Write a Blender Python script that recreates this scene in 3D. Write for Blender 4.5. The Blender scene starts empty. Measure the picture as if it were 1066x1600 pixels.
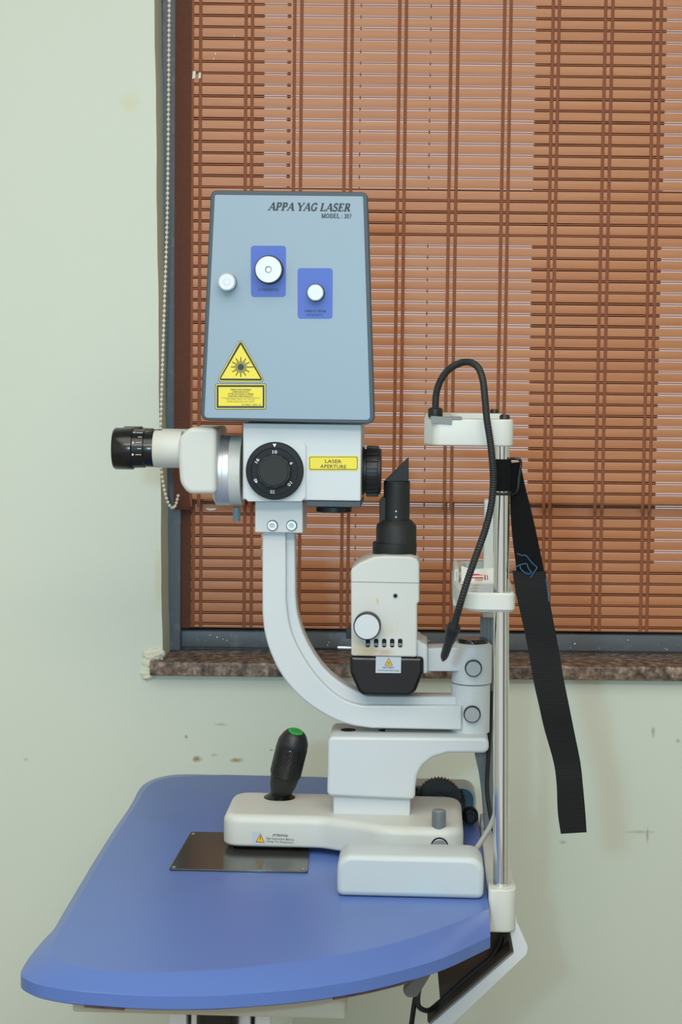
import bpy, bmesh, math, random
from mathutils import Vector, Matrix
random.seed(7)
C = bpy.context.scene.collection
SC = bpy.context.scene
PI = math.pi

# ------------------------------------------------------------------ camera
CAMZ = 1.333
FPX = 2800.0                      # focal length in pixels of the 1066x1600 frame
PITCH = math.atan(215.0 / FPX)
ROLL = math.radians(0.6)
cam_d = bpy.data.cameras.new('camera')
cam = bpy.data.objects.new('camera', cam_d); C.objects.link(cam)
cam_d.sensor_fit = 'VERTICAL'; cam_d.sensor_height = 36.0; cam_d.lens = FPX / 1600.0 * 36.0
cam_d.clip_start = 0.05; cam_d.clip_end = 60
CAM_R = Matrix.Rotation(PI / 2 - PITCH, 4, 'X') @ Matrix.Rotation(ROLL, 4, 'Z')
CAM_M = Matrix.Translation((0, 0, CAMZ)) @ CAM_R
cam.matrix_world = CAM_M
SC.camera = cam

# ------------------------------------------------------------------ world, lights, exposure
SC.view_settings.view_transform = 'Standard'
SC.view_settings.look = 'None'
SC.view_settings.gamma = 1.0
SC.view_settings.use_curve_mapping = False
SC.view_settings.exposure = -0.25
wd = bpy.data.worlds.new('world'); SC.world = wd; wd.use_nodes = True
bgn = wd.node_tree.nodes['Background']
bgn.inputs[0].default_value = (0.87, 0.88, 0.92, 1); bgn.inputs[1].default_value = 0.95

def light(name, kind, loc, energy, color, target=None, **kw):
    d = bpy.data.lights.new(name, kind); o = bpy.data.objects.new(name, d); C.objects.link(o)
    d.energy = energy; d.color = color; o.location = loc
    for k, v in kw.items(): setattr(d, k, v)
    if target is not None:
        o.rotation_euler = (Vector(target) - Vector(loc)).to_track_quat('-Z', 'Y').to_euler()
    return o
# the camera's own flash, left of and above the lens
light('camera_flash', 'SPOT', (-0.165, -0.03, CAMZ + 0.085), 42, (0.48, 0.92, 1.15), (0.0, 2.6, CAMZ + 0.05),
      spot_size=math.radians(70), spot_blend=1.0, shadow_soft_size=0.035)
# the room's ceiling lamp, then an added area light behind it
light('ceiling_lamp', 'AREA', (-0.2, 0.7, 2.74), 36, (1.0, 0.94, 0.84), (-0.2, 0.7, 0), shape='RECTANGLE', size=2.2, size_y=1.4)
light('rear_fill_light', 'AREA', (0.1, -0.7, 2.74), 75, (1.0, 0.95, 0.86), (0.1, 0.3, 0.6), shape='RECTANGLE', size=2.4, size_y=0.8)  # added fill from the rear, makes the light on the wall more even

# ------------------------------------------------------------------ measured frames
YW = 2.67                                        # distance of the wall plane
def ray(px, py):
    d = Vector(((px - 533.0) / FPX, -(py - 800.0) / FPX, -1.0))
    return (CAM_R.to_3x3() @ d)
def W(px, py, Y):                                # world point on a plane at distance Y
    r = ray(px, py); t = Y / r.y
    return Vector((r.x * t, Y, CAMZ + r.z * t))
_o = W(783.5, 1400, 1.9)
TZ = _o.z                                        # height of the tabletop
YAW = math.atan(135.0 / FPX)
FR = Matrix.Translation(_o) @ Matrix.Rotation(-YAW, 4, 'Z')   # frame of table and instrument, origin at the near pole
FI = FR.inverted()
_cl = FI @ Vector((0, 0, CAMZ))
def M(px, py, y):                                # frame point (x, z) on the upright plane y
    d = FI.to_3x3() @ ray(px, py)
    t = (y - _cl.y) / d.y
    return (_cl.x + d.x * t, _cl.z + d.z * t)
def MZ(px, py, z):                               # frame point (x, y) on the level plane z
    d = FI.to_3x3() @ ray(px, py)
    t = (z - _cl.z) / d.z
    return (_cl.x + d.x * t, _cl.y + d.y * t)
def Q(pts, y): return [M(p[0], p[1], y) for p in pts]
def P3(px, py, y):
    x, z = M(px, py, y); return Vector((x, y, z))
def S(y): return (1.9 + y) / FPX                 # metres per pixel at depth y

# ------------------------------------------------------------------ materials
def lin(c):
    c = c / 255.0
    return c / 12.92 if c <= 0.04045 else ((c + 0.055) / 1.055) ** 2.4
def rgb(*c): return (lin(c[0]), lin(c[1]), lin(c[2]), 1)
def nn(nt, t, **kw):
    n = nt.nodes.new(t)
    for k, v in kw.items(): setattr(n, k, v)
    return n
def mat(name, col, rough=0.5, metal=0.0, var=0.05, vscale=14.0, bump=0.0, bscale=200.0, coat=0.0, spec=0.5, stretch=None, dirt=None):
    m = bpy.data.materials.new(name); m.use_nodes = True
    nt = m.node_tree; b = nt.nodes['Principled BSDF']
    b.inputs['Roughness'].default_value = rough; b.inputs['Metallic'].default_value = metal
    b.inputs['Coat Weight'].default_value = coat; b.inputs['Specular IOR Level'].default_value = spec
    tc = nn(nt, 'ShaderNodeTexCoord'); vec = tc.outputs['Object']
    if stretch:
        mp = nn(nt, 'ShaderNodeMapping'); mp.inputs['Scale'].default_value = stretch
        nt.links.new(vec, mp.inputs['Vector']); vec = mp.outputs['Vector']
    no = nn(nt, 'ShaderNodeTexNoise'); no.inputs['Scale'].default_value = vscale; no.inputs['Detail'].default_value = 5
    nt.links.new(vec, no.inputs['Vector'])
    mx = nn(nt, 'ShaderNodeMix', data_type='RGBA'); c = rgb(*col)
    mx.inputs['A'].default_value = tuple(x * (1 - var) for x in c[:3]) + (1,)
    mx.inputs['B'].default_value = tuple(min(1, x * (1 + var)) for x in c[:3]) + (1,)
    nt.links.new(no.outputs['Fac'], mx.inputs['Factor'])
    out = mx.outputs['Result']
    if dirt:
        dc, amt, dscale = dirt
        n2 = nn(nt, 'ShaderNodeTexNoise'); n2.inputs['Scale'].default_value = dscale; n2.inputs['Detail'].default_value = 6
        nt.links.new(tc.outputs['Object'], n2.inputs['Vector'])
        mr = nn(nt, 'ShaderNodeMapRange'); mr.inputs['From Min'].default_value = 0.55; mr.inputs['From Max'].default_value = 0.75
        mr.inputs['To Max'].default_value = amt
        nt.links.new(n2.outputs['Fac'], mr.inputs['Value'])
        m2 = nn(nt, 'ShaderNodeMix', data_type='RGBA'); m2.inputs['B'].default_value = rgb(*dc)
        nt.links.new(mr.outputs['Result'], m2.inputs['Factor']); nt.links.new(out, m2.inputs['A']); out = m2.outputs['Result']
    nt.links.new(out, b.inputs['Base Color'])
    if bump:
        nb = nn(nt, 'ShaderNodeTexNoise'); nb.inputs['Scale'].default_value = bscale; nb.inputs['Detail'].default_value = 4
        nt.links.new(vec, nb.inputs['Vector'])
        bp = nn(nt, 'ShaderNodeBump'); bp.inputs['Strength'].default_value = bump; bp.inputs['Distance'].default_value = 0.002
        nt.links.new(nb.outputs['Fac'], bp.inputs['Height']); nt.links.new(bp.outputs['Normal'], b.inputs['Normal'])
    return m

white = mat('white_enamel', (201, 207, 211), 0.38, var=0.02, dirt=((205, 198, 182), 0.25, 9))
warmwhite = mat('aged_white_plastic', (202, 205, 201), 0.42, var=0.03, dirt=((192, 180, 158), 0.4, 14))
coverwhite = mat('cover_white', (190, 198, 201), 0.42, var=0.02, dirt=((170, 215, 220), 0.45, 10))
cream = mat('cream_steel', (205, 200, 180), 0.5, var=0.03)
black = mat('black_plastic', (24, 25, 27), 0.42, var=0.1, bump=0.1, bscale=900)
gloss_black = mat('black_gloss', (14, 14, 15), 0.22, var=0.05)
dialblack = mat('dial_black', (22, 25, 28), 0.5, var=0.05, spec=0.3)
rubber = mat('black_rubber', (27, 29, 31), 0.6, var=0.1)
hole = mat('dark_recess', (8, 8, 9), 0.8, var=0.05)
bezel = mat('grey_bezel', (60, 72, 82), 0.45, var=0.04, bump=0.1, bscale=700)
panelblue = mat('pale_blue_panel', (141, 161, 178), 0.42, var=0.015, vscale=5)
plateblue = mat('blue_plate', (64, 92, 186), 0.4, var=0.02)
alu = mat('brushed_aluminium', (225, 227, 230), 0.38, metal=0.75, var=0.04, vscale=60)
knobface = mat('pale_metal_face', (206, 208, 211), 0.5, metal=0.35, var=0.02)
greymetal = mat('grey_metal_face', (168, 172, 174), 0.36, metal=0.6, var=0.03)
knurlgrey = mat('grey_knurled_metal', (140, 148, 152), 0.4, metal=0.4, var=0.05)
bluegrey = mat('blue_grey_plastic', (112, 132, 142), 0.5, var=0.04)
chrome = mat('polished_chrome', (225, 226, 226), 0.07, metal=1.0, var=0.02)
yellow = mat('yellow_print', (230, 213, 60), 0.45, var=0.02)
orange = mat('amber_print', (240, 180, 25), 0.45, var=0.02)
ink = mat('dark_print', (44, 50, 54), 0.5, var=0.02)
blackink = mat('black_print', (22, 22, 22), 0.5, var=0.02)
blueink = mat('faded_navy_print', (48, 62, 112), 0.5, var=0.02)
whiteink = mat('white_print', (232, 236, 238), 0.5, var=0.02)
silverlabel = mat('silver_label', (186, 196, 208), 0.4, var=0.02)
green = mat('green_button', (28, 160, 70), 0.4, var=0.03)
red = mat('red_tip', (200, 30, 40), 0.3, var=0.03)
pink = mat('pink_print', (215, 70, 110), 0.6, var=0.03)
paper = mat('white_paper', (236, 234, 232), 0.8, var=0.03)
greyplastic = mat('grey_plastic', (122, 127, 129), 0.5, var=0.03)
postgrey = mat('grey_post_plastic', (112, 118, 122), 0.45, var=0.05)
tableblue = mat('blue_laminate', (87, 115, 184), 0.34, var=0.035, vscale=3.5, dirt=((70, 84, 130), 0.25, 7))
edgewear = mat('worn_board_edge', (78, 58, 58), 0.8, var=0.2)
steelplate = mat('dark_glide_plate', (86, 86, 82), 0.16, metal=0.6, var=0.06, vscale=30)
brownsteel = mat('brown_dusty_steel', (74, 62, 48), 0.7, var=0.15, vscale=30)
cablegrey = mat('grey_cable', (160, 162, 158), 0.5, var=0.03)
bluethread = mat('blue_thread', (34, 92, 132), 0.7, var=0.1)
alframe = mat('grey_aluminium_frame', (92, 100, 108), 0.42, metal=0.1, var=0.06, vscale=8, dirt=((150, 155, 160), 0.3, 60))
paintwhite = mat('white_paint_speck', (225, 225, 218), 0.6, var=0.03)
beads = mat('ivory_beads', (222, 218, 200), 0.4, var=0.03)
plaster = mat('chipped_plaster', (226, 226, 208), 0.9, var=0.06, vscale=60, bump=0.9, bscale=120)
darkpanel = mat('dark_window_panel', (58, 44, 34), 0.7, var=0.1)

# slats: reddish brown wood with a fine level grain
def slat_mat(name, c1, c2):
    m = mat(name, c1, 0.42, var=0.17, vscale=1.0, stretch=(16, 300, 520))
    nt = m.node_tree; b = nt.nodes['Principled BSDF']
    src = b.inputs['Base Color'].links[0].from_socket
    tc = nt.nodes.new('ShaderNodeTexCoord'); mp = nn(nt, 'ShaderNodeMapping'); mp.inputs['Scale'].default_value = (1.1, 1, 30)
    nt.links.new(tc.outputs['Object'], mp.inputs['Vector'])
    no = nn(nt, 'ShaderNodeTexNoise'); no.inputs['Scale'].default_value = 2.0; no.inputs['Detail'].default_value = 3
    nt.links.new(mp.outputs['Vector'], no.inputs['Vector'])
    mr = nn(nt, 'ShaderNodeMapRange'); mr.inputs['From Min'].default_value = 0.35; mr.inputs['From Max'].default_value = 0.7
    nt.links.new(no.outputs['Fac'], mr.inputs['Value'])
    m2 = nn(nt, 'ShaderNodeMix', data_type='RGBA'); m2.inputs['B'].default_value = rgb(*c2)
    sc = nn(nt, 'ShaderNodeMath', operation='MULTIPLY'); sc.inputs[1].default_value = 0.6
    nt.links.new(mr.outputs['Result'], sc.inputs[0]); nt.links.new(sc.outputs[0], m2.inputs['Factor'])
    nt.links.new(src, m2.inputs['A']); nt.links.new(m2.outputs['Result'], b.inputs['Base Color'])
    return m
slat = slat_mat('reddish_wood_slat', (190, 130, 90), (176, 108, 68))
stick = mat('brown_wood_stick', (170, 100, 68), 0.5, var=0.1, vscale=40)
cord = mat('brown_woven_cord', (146, 88, 62), 0.85, var=0.15, vscale=300, bump=0.5, bscale=900)

def weave_mat(name, col, sx, sz, strength, rough=0.8, dist=0.001):
    m = mat(name, col, rough, var=0.1, vscale=120, spec=0.25)
    nt = m.node_tree; b = nt.nodes['Principled BSDF']
    tc = nn(nt, 'ShaderNodeTexCoord')
    outs = []
    for sc, ax in ((sx, 'X'), (sz, 'Z')):
        if sc <= 0: continue
        w = nn(nt, 'ShaderNodeTexWave', bands_direction=ax); w.inputs['Scale'].default_value = sc
        nt.links.new(tc.outputs['Object'], w.inputs['Vector']); outs.append(w.outputs['Fac'])
    h = outs[0]
    if len(outs) == 2:
        a = nn(nt, 'ShaderNodeMath', operation='ADD'); nt.links.new(outs[0], a.inputs[0]); nt.links.new(outs[1], a.inputs[1]); h = a.outputs[0]
    bp = nn(nt, 'ShaderNodeBump'); bp.inputs['Strength'].default_value = strength; bp.inputs['Distance'].default_value = dist
    nt.links.new(h, bp.inputs['Height']); nt.links.new(bp.outputs['Normal'], b.inputs['Normal'])
    return m
tape = weave_mat('dark_brown_edge_tape', (104, 66, 54), 120, 120, 0.5)
webbing = weave_mat('black_ribbed_webbing', (20, 21, 23), 0, 135, 0.22, 0.75)
velcro = mat('black_loop_fabric', (15, 16, 18), 0.95, spec=0.2, var=0.2, vscale=400, bump=0.8, bscale=1200)

def granite():
    m = bpy.data.materials.new('brown_granite'); m.use_nodes = True
    nt = m.node_tree; b = nt.nodes['Principled BSDF']; b.inputs['Roughness'].default_value = 0.35
    tc = nn(nt, 'ShaderNodeTexCoord')
    v = nn(nt, 'ShaderNodeTexVoronoi'); v.inputs['Scale'].default_value = 230
    n = nn(nt, 'ShaderNodeTexNoise'); n.inputs['Scale'].default_value = 90; n.inputs['Detail'].default_value = 6
    nt.links.new(tc.outputs['Object'], v.inputs['Vector']); nt.links.new(tc.outputs['Object'], n.inputs['Vector'])
    r = nn(nt, 'ShaderNodeValToRGB'); e = r.color_ramp.elements
    e[0].position = 0.3; e[0].color = rgb(58, 52, 50); e[1].position = 0.70; e[1].color = rgb(190, 172, 156)
    x = e.new(0.45); x.color = rgb(112, 96, 86); x = e.new(0.56); x.color = rgb(150, 126, 110)
    nt.links.new(n.outputs['Fac'], r.inputs['Fac'])
    mx = nn(nt, 'ShaderNodeMix', data_type='RGBA', blend_type='MULTIPLY'); mx.inputs['Factor'].default_value = 0.5
    nt.links.new(r.outputs['Color'], mx.inputs['A']); bw = nn(nt, 'ShaderNodeRGBToBW'); nt.links.new(v.outputs['Color'], bw.inputs['Color']); nt.links.new(bw.outputs['Val'], mx.inputs['B'])
    nt.links.new(mx.outputs['Result'], b.inputs['Base Color'])
    return m
granite_m = granite()

def wall_mat():
    m = mat('pale_green_wall_paint', (214, 222, 212), 0.55, var=0.015, vscale=3, bump=0.12, bscale=70, spec=0.3)
    # scuffs and old stains on the paint: (pixel the mark was measured at, half width, half height, colour, strength)
    marks = [(308, 1186, .010, .006, (150, 130, 100), .9), (370, 1188, .012, .005, (160, 148, 112), .9), (291, 1151, .003, .004, (120, 120, 112), .8),
             (335, 1180, .007, .003, (165, 160, 135), .6), (345, 1132, .013, .003, (150, 155, 145), .6), (1021, 1144, .004, .011, (165, 165, 135), .8),
             (1060, 1158, .005, .004, (160, 160, 140), .7), (1012, 1306, .003, .016, (165, 165, 140), .8), (1000, 1300, .03, .003, (175, 178, 155), .7),
             (880, 1316, .008, .004, (165, 165, 140), .6), (424, 1172, .005, .002, (140, 142, 130), .8), (40, 1187, .006, .003, (160, 165, 140), .5),
             (203, 160, .02, .02, (210, 214, 170), .5), (248, 905, .009, .06, (205, 205, 172), .6)]
    return stains(m, [(W(px, py, YW), rx, rz, col, st) for px, py, rx, rz, col, st in marks])
def stains(m, marks):
    nt = m.node_tree; b = nt.nodes['Principled BSDF']
    src = b.inputs['Base Color'].links[0].from_socket
    geo = nn(nt, 'ShaderNodeNewGeometry')
    no = nn(nt, 'ShaderNodeTexNoise'); no.inputs['Scale'].default_value = 160; no.inputs['Detail'].default_value = 4
    nt.links.new(geo.outputs['Position'], no.inputs['Vector'])
    for p, rx, rz, col, st in marks:
        sub = nn(nt, 'ShaderNodeVectorMath', operation='SUBTRACT'); sub.inputs[1].default_value = p
        nt.links.new(geo.outputs['Position'], sub.inputs[0])
        mul = nn(nt, 'ShaderNodeVectorMath', operation='MULTIPLY'); mul.inputs[1].default_value = (1 / rx, 0, 1 / rz)
        nt.links.new(sub.outputs[0], mul.inputs[0])
        ln = nn(nt, 'ShaderNodeVectorMath', operation='LENGTH'); nt.links.new(mul.outputs[0], ln.inputs[0])
        a = nn(nt, 'ShaderNodeMath', operation='ADD'); nt.links.new(ln.outputs['Value'], a.inputs[0]); nt.links.new(no.outputs['Fac'], a.inputs[1])
        mr = nn(nt, 'ShaderNodeMapRange'); mr.inputs['From Min'].default_value = 1.45; mr.inputs['From Max'].default_value = 0.7
        mr.inputs['To Max'].default_value = st
        nt.links.new(a.outputs[0], mr.inputs['Value'])
        mx = nn(nt, 'ShaderNodeMix', data_type='RGBA'); mx.inputs['B'].default_value = rgb(*col)
        nt.links.new(mr.outputs['Result'], mx.inputs['Factor']); nt.links.new(src, mx.inputs['A']); src = mx.outputs['Result']
    nt.links.new(src, b.inputs['Base Color'])
    return m
wallpaint = wall_mat()
def FW(px, py, y): return FR @ P3(px, py, y)
stained = stains(mat('stained_white_housing', (204, 206, 202), 0.42, var=0.02), [(FW(575, 1018, .162), .022, .010, (190, 165, 118), .75), (FW(603, 1019, .162), .012, .006, (188, 150, 105), .6),
    (FW(590, 939, .162), .0022, .005, (205, 170, 100), .9), (FW(560, 1008, .162), .012, .02, (200, 185, 150), .5), (FW(621, 975, .162), .0012, .0012, (190, 150, 90), .8), (FW(608, 985, .162), .012, .010, (206, 194, 166), .5)])
floor_m = mat('grey_floor_tile', (150, 146, 138), 0.4, var=0.08)
ceil_m = mat('white_ceiling_paint', (228, 228, 220), 0.8, var=0.02)
glass = bpy.data.materials.new('window_glass'); glass.use_nodes = True
_b = glass.node_tree.nodes['Principled BSDF']; _b.inputs['Transmission Weight'].default_value = 1; _b.inputs['Roughness'].default_value = 0.02
_b.inputs['IOR'].default_value = 1.1
_n = nn(glass.node_tree, 'ShaderNodeTexNoise'); _r = nn(glass.node_tree, 'ShaderNodeMapRange'); _r.inputs['To Min'].default_value = 0.0; _r.inputs['To Max'].default_value = 0.05
glass.node_tree.links.new(_n.outputs['Fac'], _r.inputs['Value']); glass.node_tree.links.new(_r.outputs['Result'], _b.inputs['Roughness'])

# ------------------------------------------------------------------ mesh builder
def rp(pts, r, n=5):
    """polygon with rounded corners; r one radius or one per corner"""
    N = len(pts); out = []
    for i in range(N):
        ri = r[i] if isinstance(r, (list, tuple)) else r
        p = Vector(pts[i][:2]); a = Vector(pts[i - 1][:2]) - p; b = Vector(pts[(i + 1) % N][:2]) - p
        la, lb = a.length, b.length
        if ri <= 0 or la < 1e-9 or lb < 1e-9: out.append(tuple(p)); continue
        a /= la; b /= lb
        ang = math.acos(max(-1, min(1, a.dot(b))))
        if ang > PI - 0.05: out.append(tuple(p)); continue
        t = min(ri / math.tan(ang / 2), la * 0.48, lb * 0.48); rr = t * math.tan(ang / 2)
        c = p + (a + b).normalized() * (rr / math.sin(ang / 2))
        s = p + a * t - c; e = p + b * t - c
        a0 = math.atan2(s.y, s.x); a1 = math.atan2(e.y, e.x); d = a1 - a0
        while d > PI: d -= 2 * PI
        while d < -PI: d += 2 * PI
        for k in range(n + 1):
            q = a0 + d * k / n; out.append((c.x + rr * math.cos(q), c.y + rr * math.sin(q)))
    return out
def inset(poly, d):
    N = len(poly); area = sum(poly[i - 1][0] * poly[i][1] - poly[i][0] * poly[i - 1][1] for i in range(N))
    sg = 1 if area > 0 else -1; out = []
    for i in range(N):
        p = Vector(poly[i]); a = p - Vector(poly[i - 1]); b = Vector(poly[(i + 1) % N]) - p
        if a.length < 1e-9: a = b.copy()
        if b.length < 1e-9: b = a.copy()
        na = Vector((-a.y, a.x)).normalized() * sg; nb = Vector((-b.y, b.x)).normalized() * sg
        m = na + nb
        if m.length < 1e-6: m = na.copy()
        m.normalize(); k = max(0.35, m.dot(na))
        q = p + m * (d / k); out.append((q.x, q.y))
    return out
def circ(cx, cy, r, n=40): return [(cx + r * math.cos(2 * PI * k / n), cy + r * math.sin(2 * PI * k / n)) for k in range(n)]
def toothed(cx, cy, r, d, n):
    out = []
    for k in range(n):
        for f, rr in ((0, r), (.45, r), (.5, r - d), (.95, r - d)):
            q = 2 * PI * (k + f) / n; out.append((cx + rr * math.cos(q), cy + rr * math.sin(q)))
    return out
def smooth(pts, n=8, closed=False):
    """Catmull-Rom through the points"""
    P = [Vector(p) for p in pts]; N = len(P); out = []
    for i in range(N if closed else N - 1):
        p1, p2 = P[i], P[(i + 1) % N]
        p0 = P[i - 1] if (closed or i > 0) else p1 * 2 - p2
        p3 = P[(i + 2) % N] if (closed or i + 2 < N) else p2 * 2 - p1
        for k in range(n):
            t = k / n
            out.append(0.5 * ((2 * p1) + (p2 - p0) * t + (2 * p0 - 5 * p1 + 4 * p2 - p3) * t * t + (3 * p1 - p0 - 3 * p2 + p3) * t ** 3))
    if not closed: out.append(P[-1])
    return out
MAPS = {'XZ': lambda u, v, w: (u, w, v), 'XY': lambda u, v, w: (u, v, w), 'YZ': lambda u, v, w: (w, u, v)}
class MB:
    def __init__(self): self.v = []; self.f = []; self.m = []; self.sh = set()
    def add(self, vs, fs, mi=0):
        o = len(self.v); self.v += [Vector(x) for x in vs]
        for f in fs: self.f.append([i + o for i in f]); self.m.append(mi)
        return o
    def rings(self, rings, closed_caps=True, mi=0):
        n = len(rings[0]); vs = [p for r in rings for p in r]; fs = []
        for k in range(len(rings) - 1):
            for i in range(n):
                j = (i + 1) % n; fs.append((k * n + i, k * n + j, (k + 1) * n + j, (k + 1) * n + i))
        o = self.add(vs, fs, mi)
        if closed_caps:
            for b in (0, (len(rings) - 1) * n):
                self.f.append([o + b + i for i in range(n)]); self.m.append(mi)
                for i in range(n): self.sh.add(tuple(sorted((o + b + i, o + b + (i + 1) % n))))
    def prism(self, poly, w0, w1, plane='XZ', bev=0.0, bev1=None, seg=4, mi=0):
        """poly extruded from w0 to w1; bev rounds the rim at w0, bev1 the rim at w1"""
        f = MAPS[plane]; bev1 = bev if bev1 is None else bev1; s = 1 if w1 > w0 else -1
        L = []
        if bev > 0:
            for k in range(seg + 1):
                a = PI / 2 * k / seg; L.append((bev * (1 - math.sin(a)), w0 + s * bev * (1 - math.cos(a))))
        else: L.append((0, w0))
        if bev1 > 0:
            for k in range(seg + 1):
                a = PI / 2 * k / seg; L.append((bev1 * (1 - math.cos(a)), w1 - s * bev1 * (1 - math.sin(a))))
        else: L.append((0, w1))
        self.rings([[f(u, v, w) for u, v in (inset(poly, d) if d > 1e-9 else poly)] for d, w in L], mi=mi)
        return self
    def box(self, x0, x1, y0, y1, z0, z1, bev=0.0, r=0.0, mi=0):
        p = [(x0, z0), (x1, z0), (x1, z1), (x0, z1)]
        if r or bev: p = rp(p, max(r, bev), 4)
        return self.prism(p, y0, y1, 'XZ', bev, mi=mi)
    def lathe(self, prof, c, axis, seg=40, mi=0, cap=True):
        """prof: list of (radius, height along axis)"""
        a = Vector(axis).normalized(); t = Vector((0, 0, 1)) if abs(a.z) < 0.9 else Vector((1, 0, 0))
        u = a.cross(t).normalized(); w = a.cross(u).normalized(); c = Vector(c)
        R = [[c + a * h + (u * math.cos(2 * PI * k / seg) + w * math.sin(2 * PI * k / seg)) * max(r, 1e-5) for k in range(seg)] for r, h in prof]
        self.rings(R, cap, mi); return self
    def tube(self, pts, r, seg=14, mi=0, cap=True):
        P = [Vector(p) for p in pts]; N = len(P); R = []
        t = (P[1] - P[0]).normalized(); n = t.orthogonal().normalized()
        for i in range(N):
            t = (P[min(i + 1, N - 1)] - P[max(i - 1, 0)]).normalized()
            n = (n - t * n.dot(t)).normalized(); b = t.cross(n); rr = r[i] if isinstance(r, (list, tuple)) else r
            R.append([P[i] + (n * math.cos(2 * PI * k / seg) + b * math.sin(2 * PI * k / seg)) * rr for k in range(seg)])
        self.rings(R, cap, mi); return self
    def flat(self, poly, y, mi=0):
        self.add([(u, y, v) for u, v in poly], [list(range(len(poly)))], mi); return self
    def ball(self, c, r, mi=0, seg=10, n=6):
        self.lathe([(r * math.sin(PI * k / n), -r * math.cos(PI * k / n)) for k in range(n + 1)], c, (0, 0, 1), seg, mi, False); return self
    def text(self, s, cx, cz, w, h, y, mi=0, rot=0.0, bold=0.0):
        """lettering fitted to a w x h box, centred at (cx, cz) on the upright plane y"""
        d = bpy.data.curves.new('t', 'FONT'); d.body = s; d.size = 1; d.align_x = 'CENTER'; d.offset = bold; d.resolution_u = 2
        o = bpy.data.objects.new('t', d); C.objects.link(o)
        me = bpy.data.meshes.new_from_object(o.evaluated_get(bpy.context.evaluated_depsgraph_get()))
        vs = [v.co.copy() for v in me.vertices]; fs = [list(p.vertices) for p in me.polygons]
        bpy.data.objects.remove(o); bpy.data.curves.remove(d); bpy.data.meshes.remove(me)
        if not vs: return self
        x0 = min(v.x for v in vs); x1 = max(v.x for v in vs); y0 = min(v.y for v in vs); y1 = max(v.y for v in vs)
        out = []
        for v in vs:
            u = ((v.x - x0) / (x1 - x0) - .5) * w; q = ((v.y - y0) / (y1 - y0) - .5) * h
            out.append((cx + u * math.cos(rot) - q * math.sin(rot), y, cz + u * math.sin(rot) + q * math.cos(rot)))
        self.add(out, fs, mi); return self

def mkmesh(name, mb, mats, base, ang=38):
    me = bpy.data.meshes.new(name)
    me.from_pydata([v - base for v in mb.v], [], mb.f)
    mats = mats if isinstance(mats, (list, tuple)) else [mats]
    for m in mats: me.materials.append(m)
    for p, mi in zip(me.polygons, mb.m): p.material_index = mi; p.use_smooth = True
    bm = bmesh.new(); bm.from_mesh(me); bmesh.ops.recalc_face_normals(bm, faces=bm.faces); bm.to_mesh(me); bm.free()
    me.set_sharp_from_angle(angle=math.radians(ang))
    if mb.sh:
        a = me.attributes.get('sharp_edge') or me.attributes.new('sharp_edge', 'BOOLEAN', 'EDGE')
        for i, e in enumerate(me.edges):
            if tuple(sorted(e.vertices)) in mb.sh: a.data[i].value = True
    me.update(); return me
def props(o, label=None, cat=None, group=None, kind=None):
    if label: o['label'] = label
    if cat: o['category'] = cat
    if group: o['group'] = group
    if kind: o['kind'] = kind
    return o
def thing(name, label, cat, base, frame=FR, group=None):
    o = bpy.data.objects.new(name, None); C.objects.link(o); o.empty_display_size = 0.05
    o.matrix_world = frame @ Matrix.Translation(Vector(base)); o['base'] = tuple(base)
    return props(o, label, cat, group)
def part(name, mb, mats, parent, label=None, ang=38):
    r = parent
    while r.parent: r = r.parent
    o = bpy.data.objects.new(name, mkmesh(name, mb, mats, Vector(r['base']), ang)); C.objects.link(o); o.parent = parent
    if label: o['label'] = label
    return o
def solo(name, mb, mats, label, cat, base, frame=FR, group=None, kind=None, ang=38):
    o = bpy.data.objects.new(name, mkmesh(name, mb, mats, Vector(base), ang)); C.objects.link(o)
    o.matrix_world = frame @ Matrix.Translation(Vector(base))
    return props(o, label, cat, group, kind)
I4 = Matrix.Identity(4)
def struct(name, mb, mats, parent=None, ang=38):
    o = bpy.data.objects.new(name, mkmesh(name, mb, mats, Vector((0, 0, 0)), ang)); C.objects.link(o)
    if parent: o.parent = parent
    else: o['kind'] = 'structure'
    return o

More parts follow.
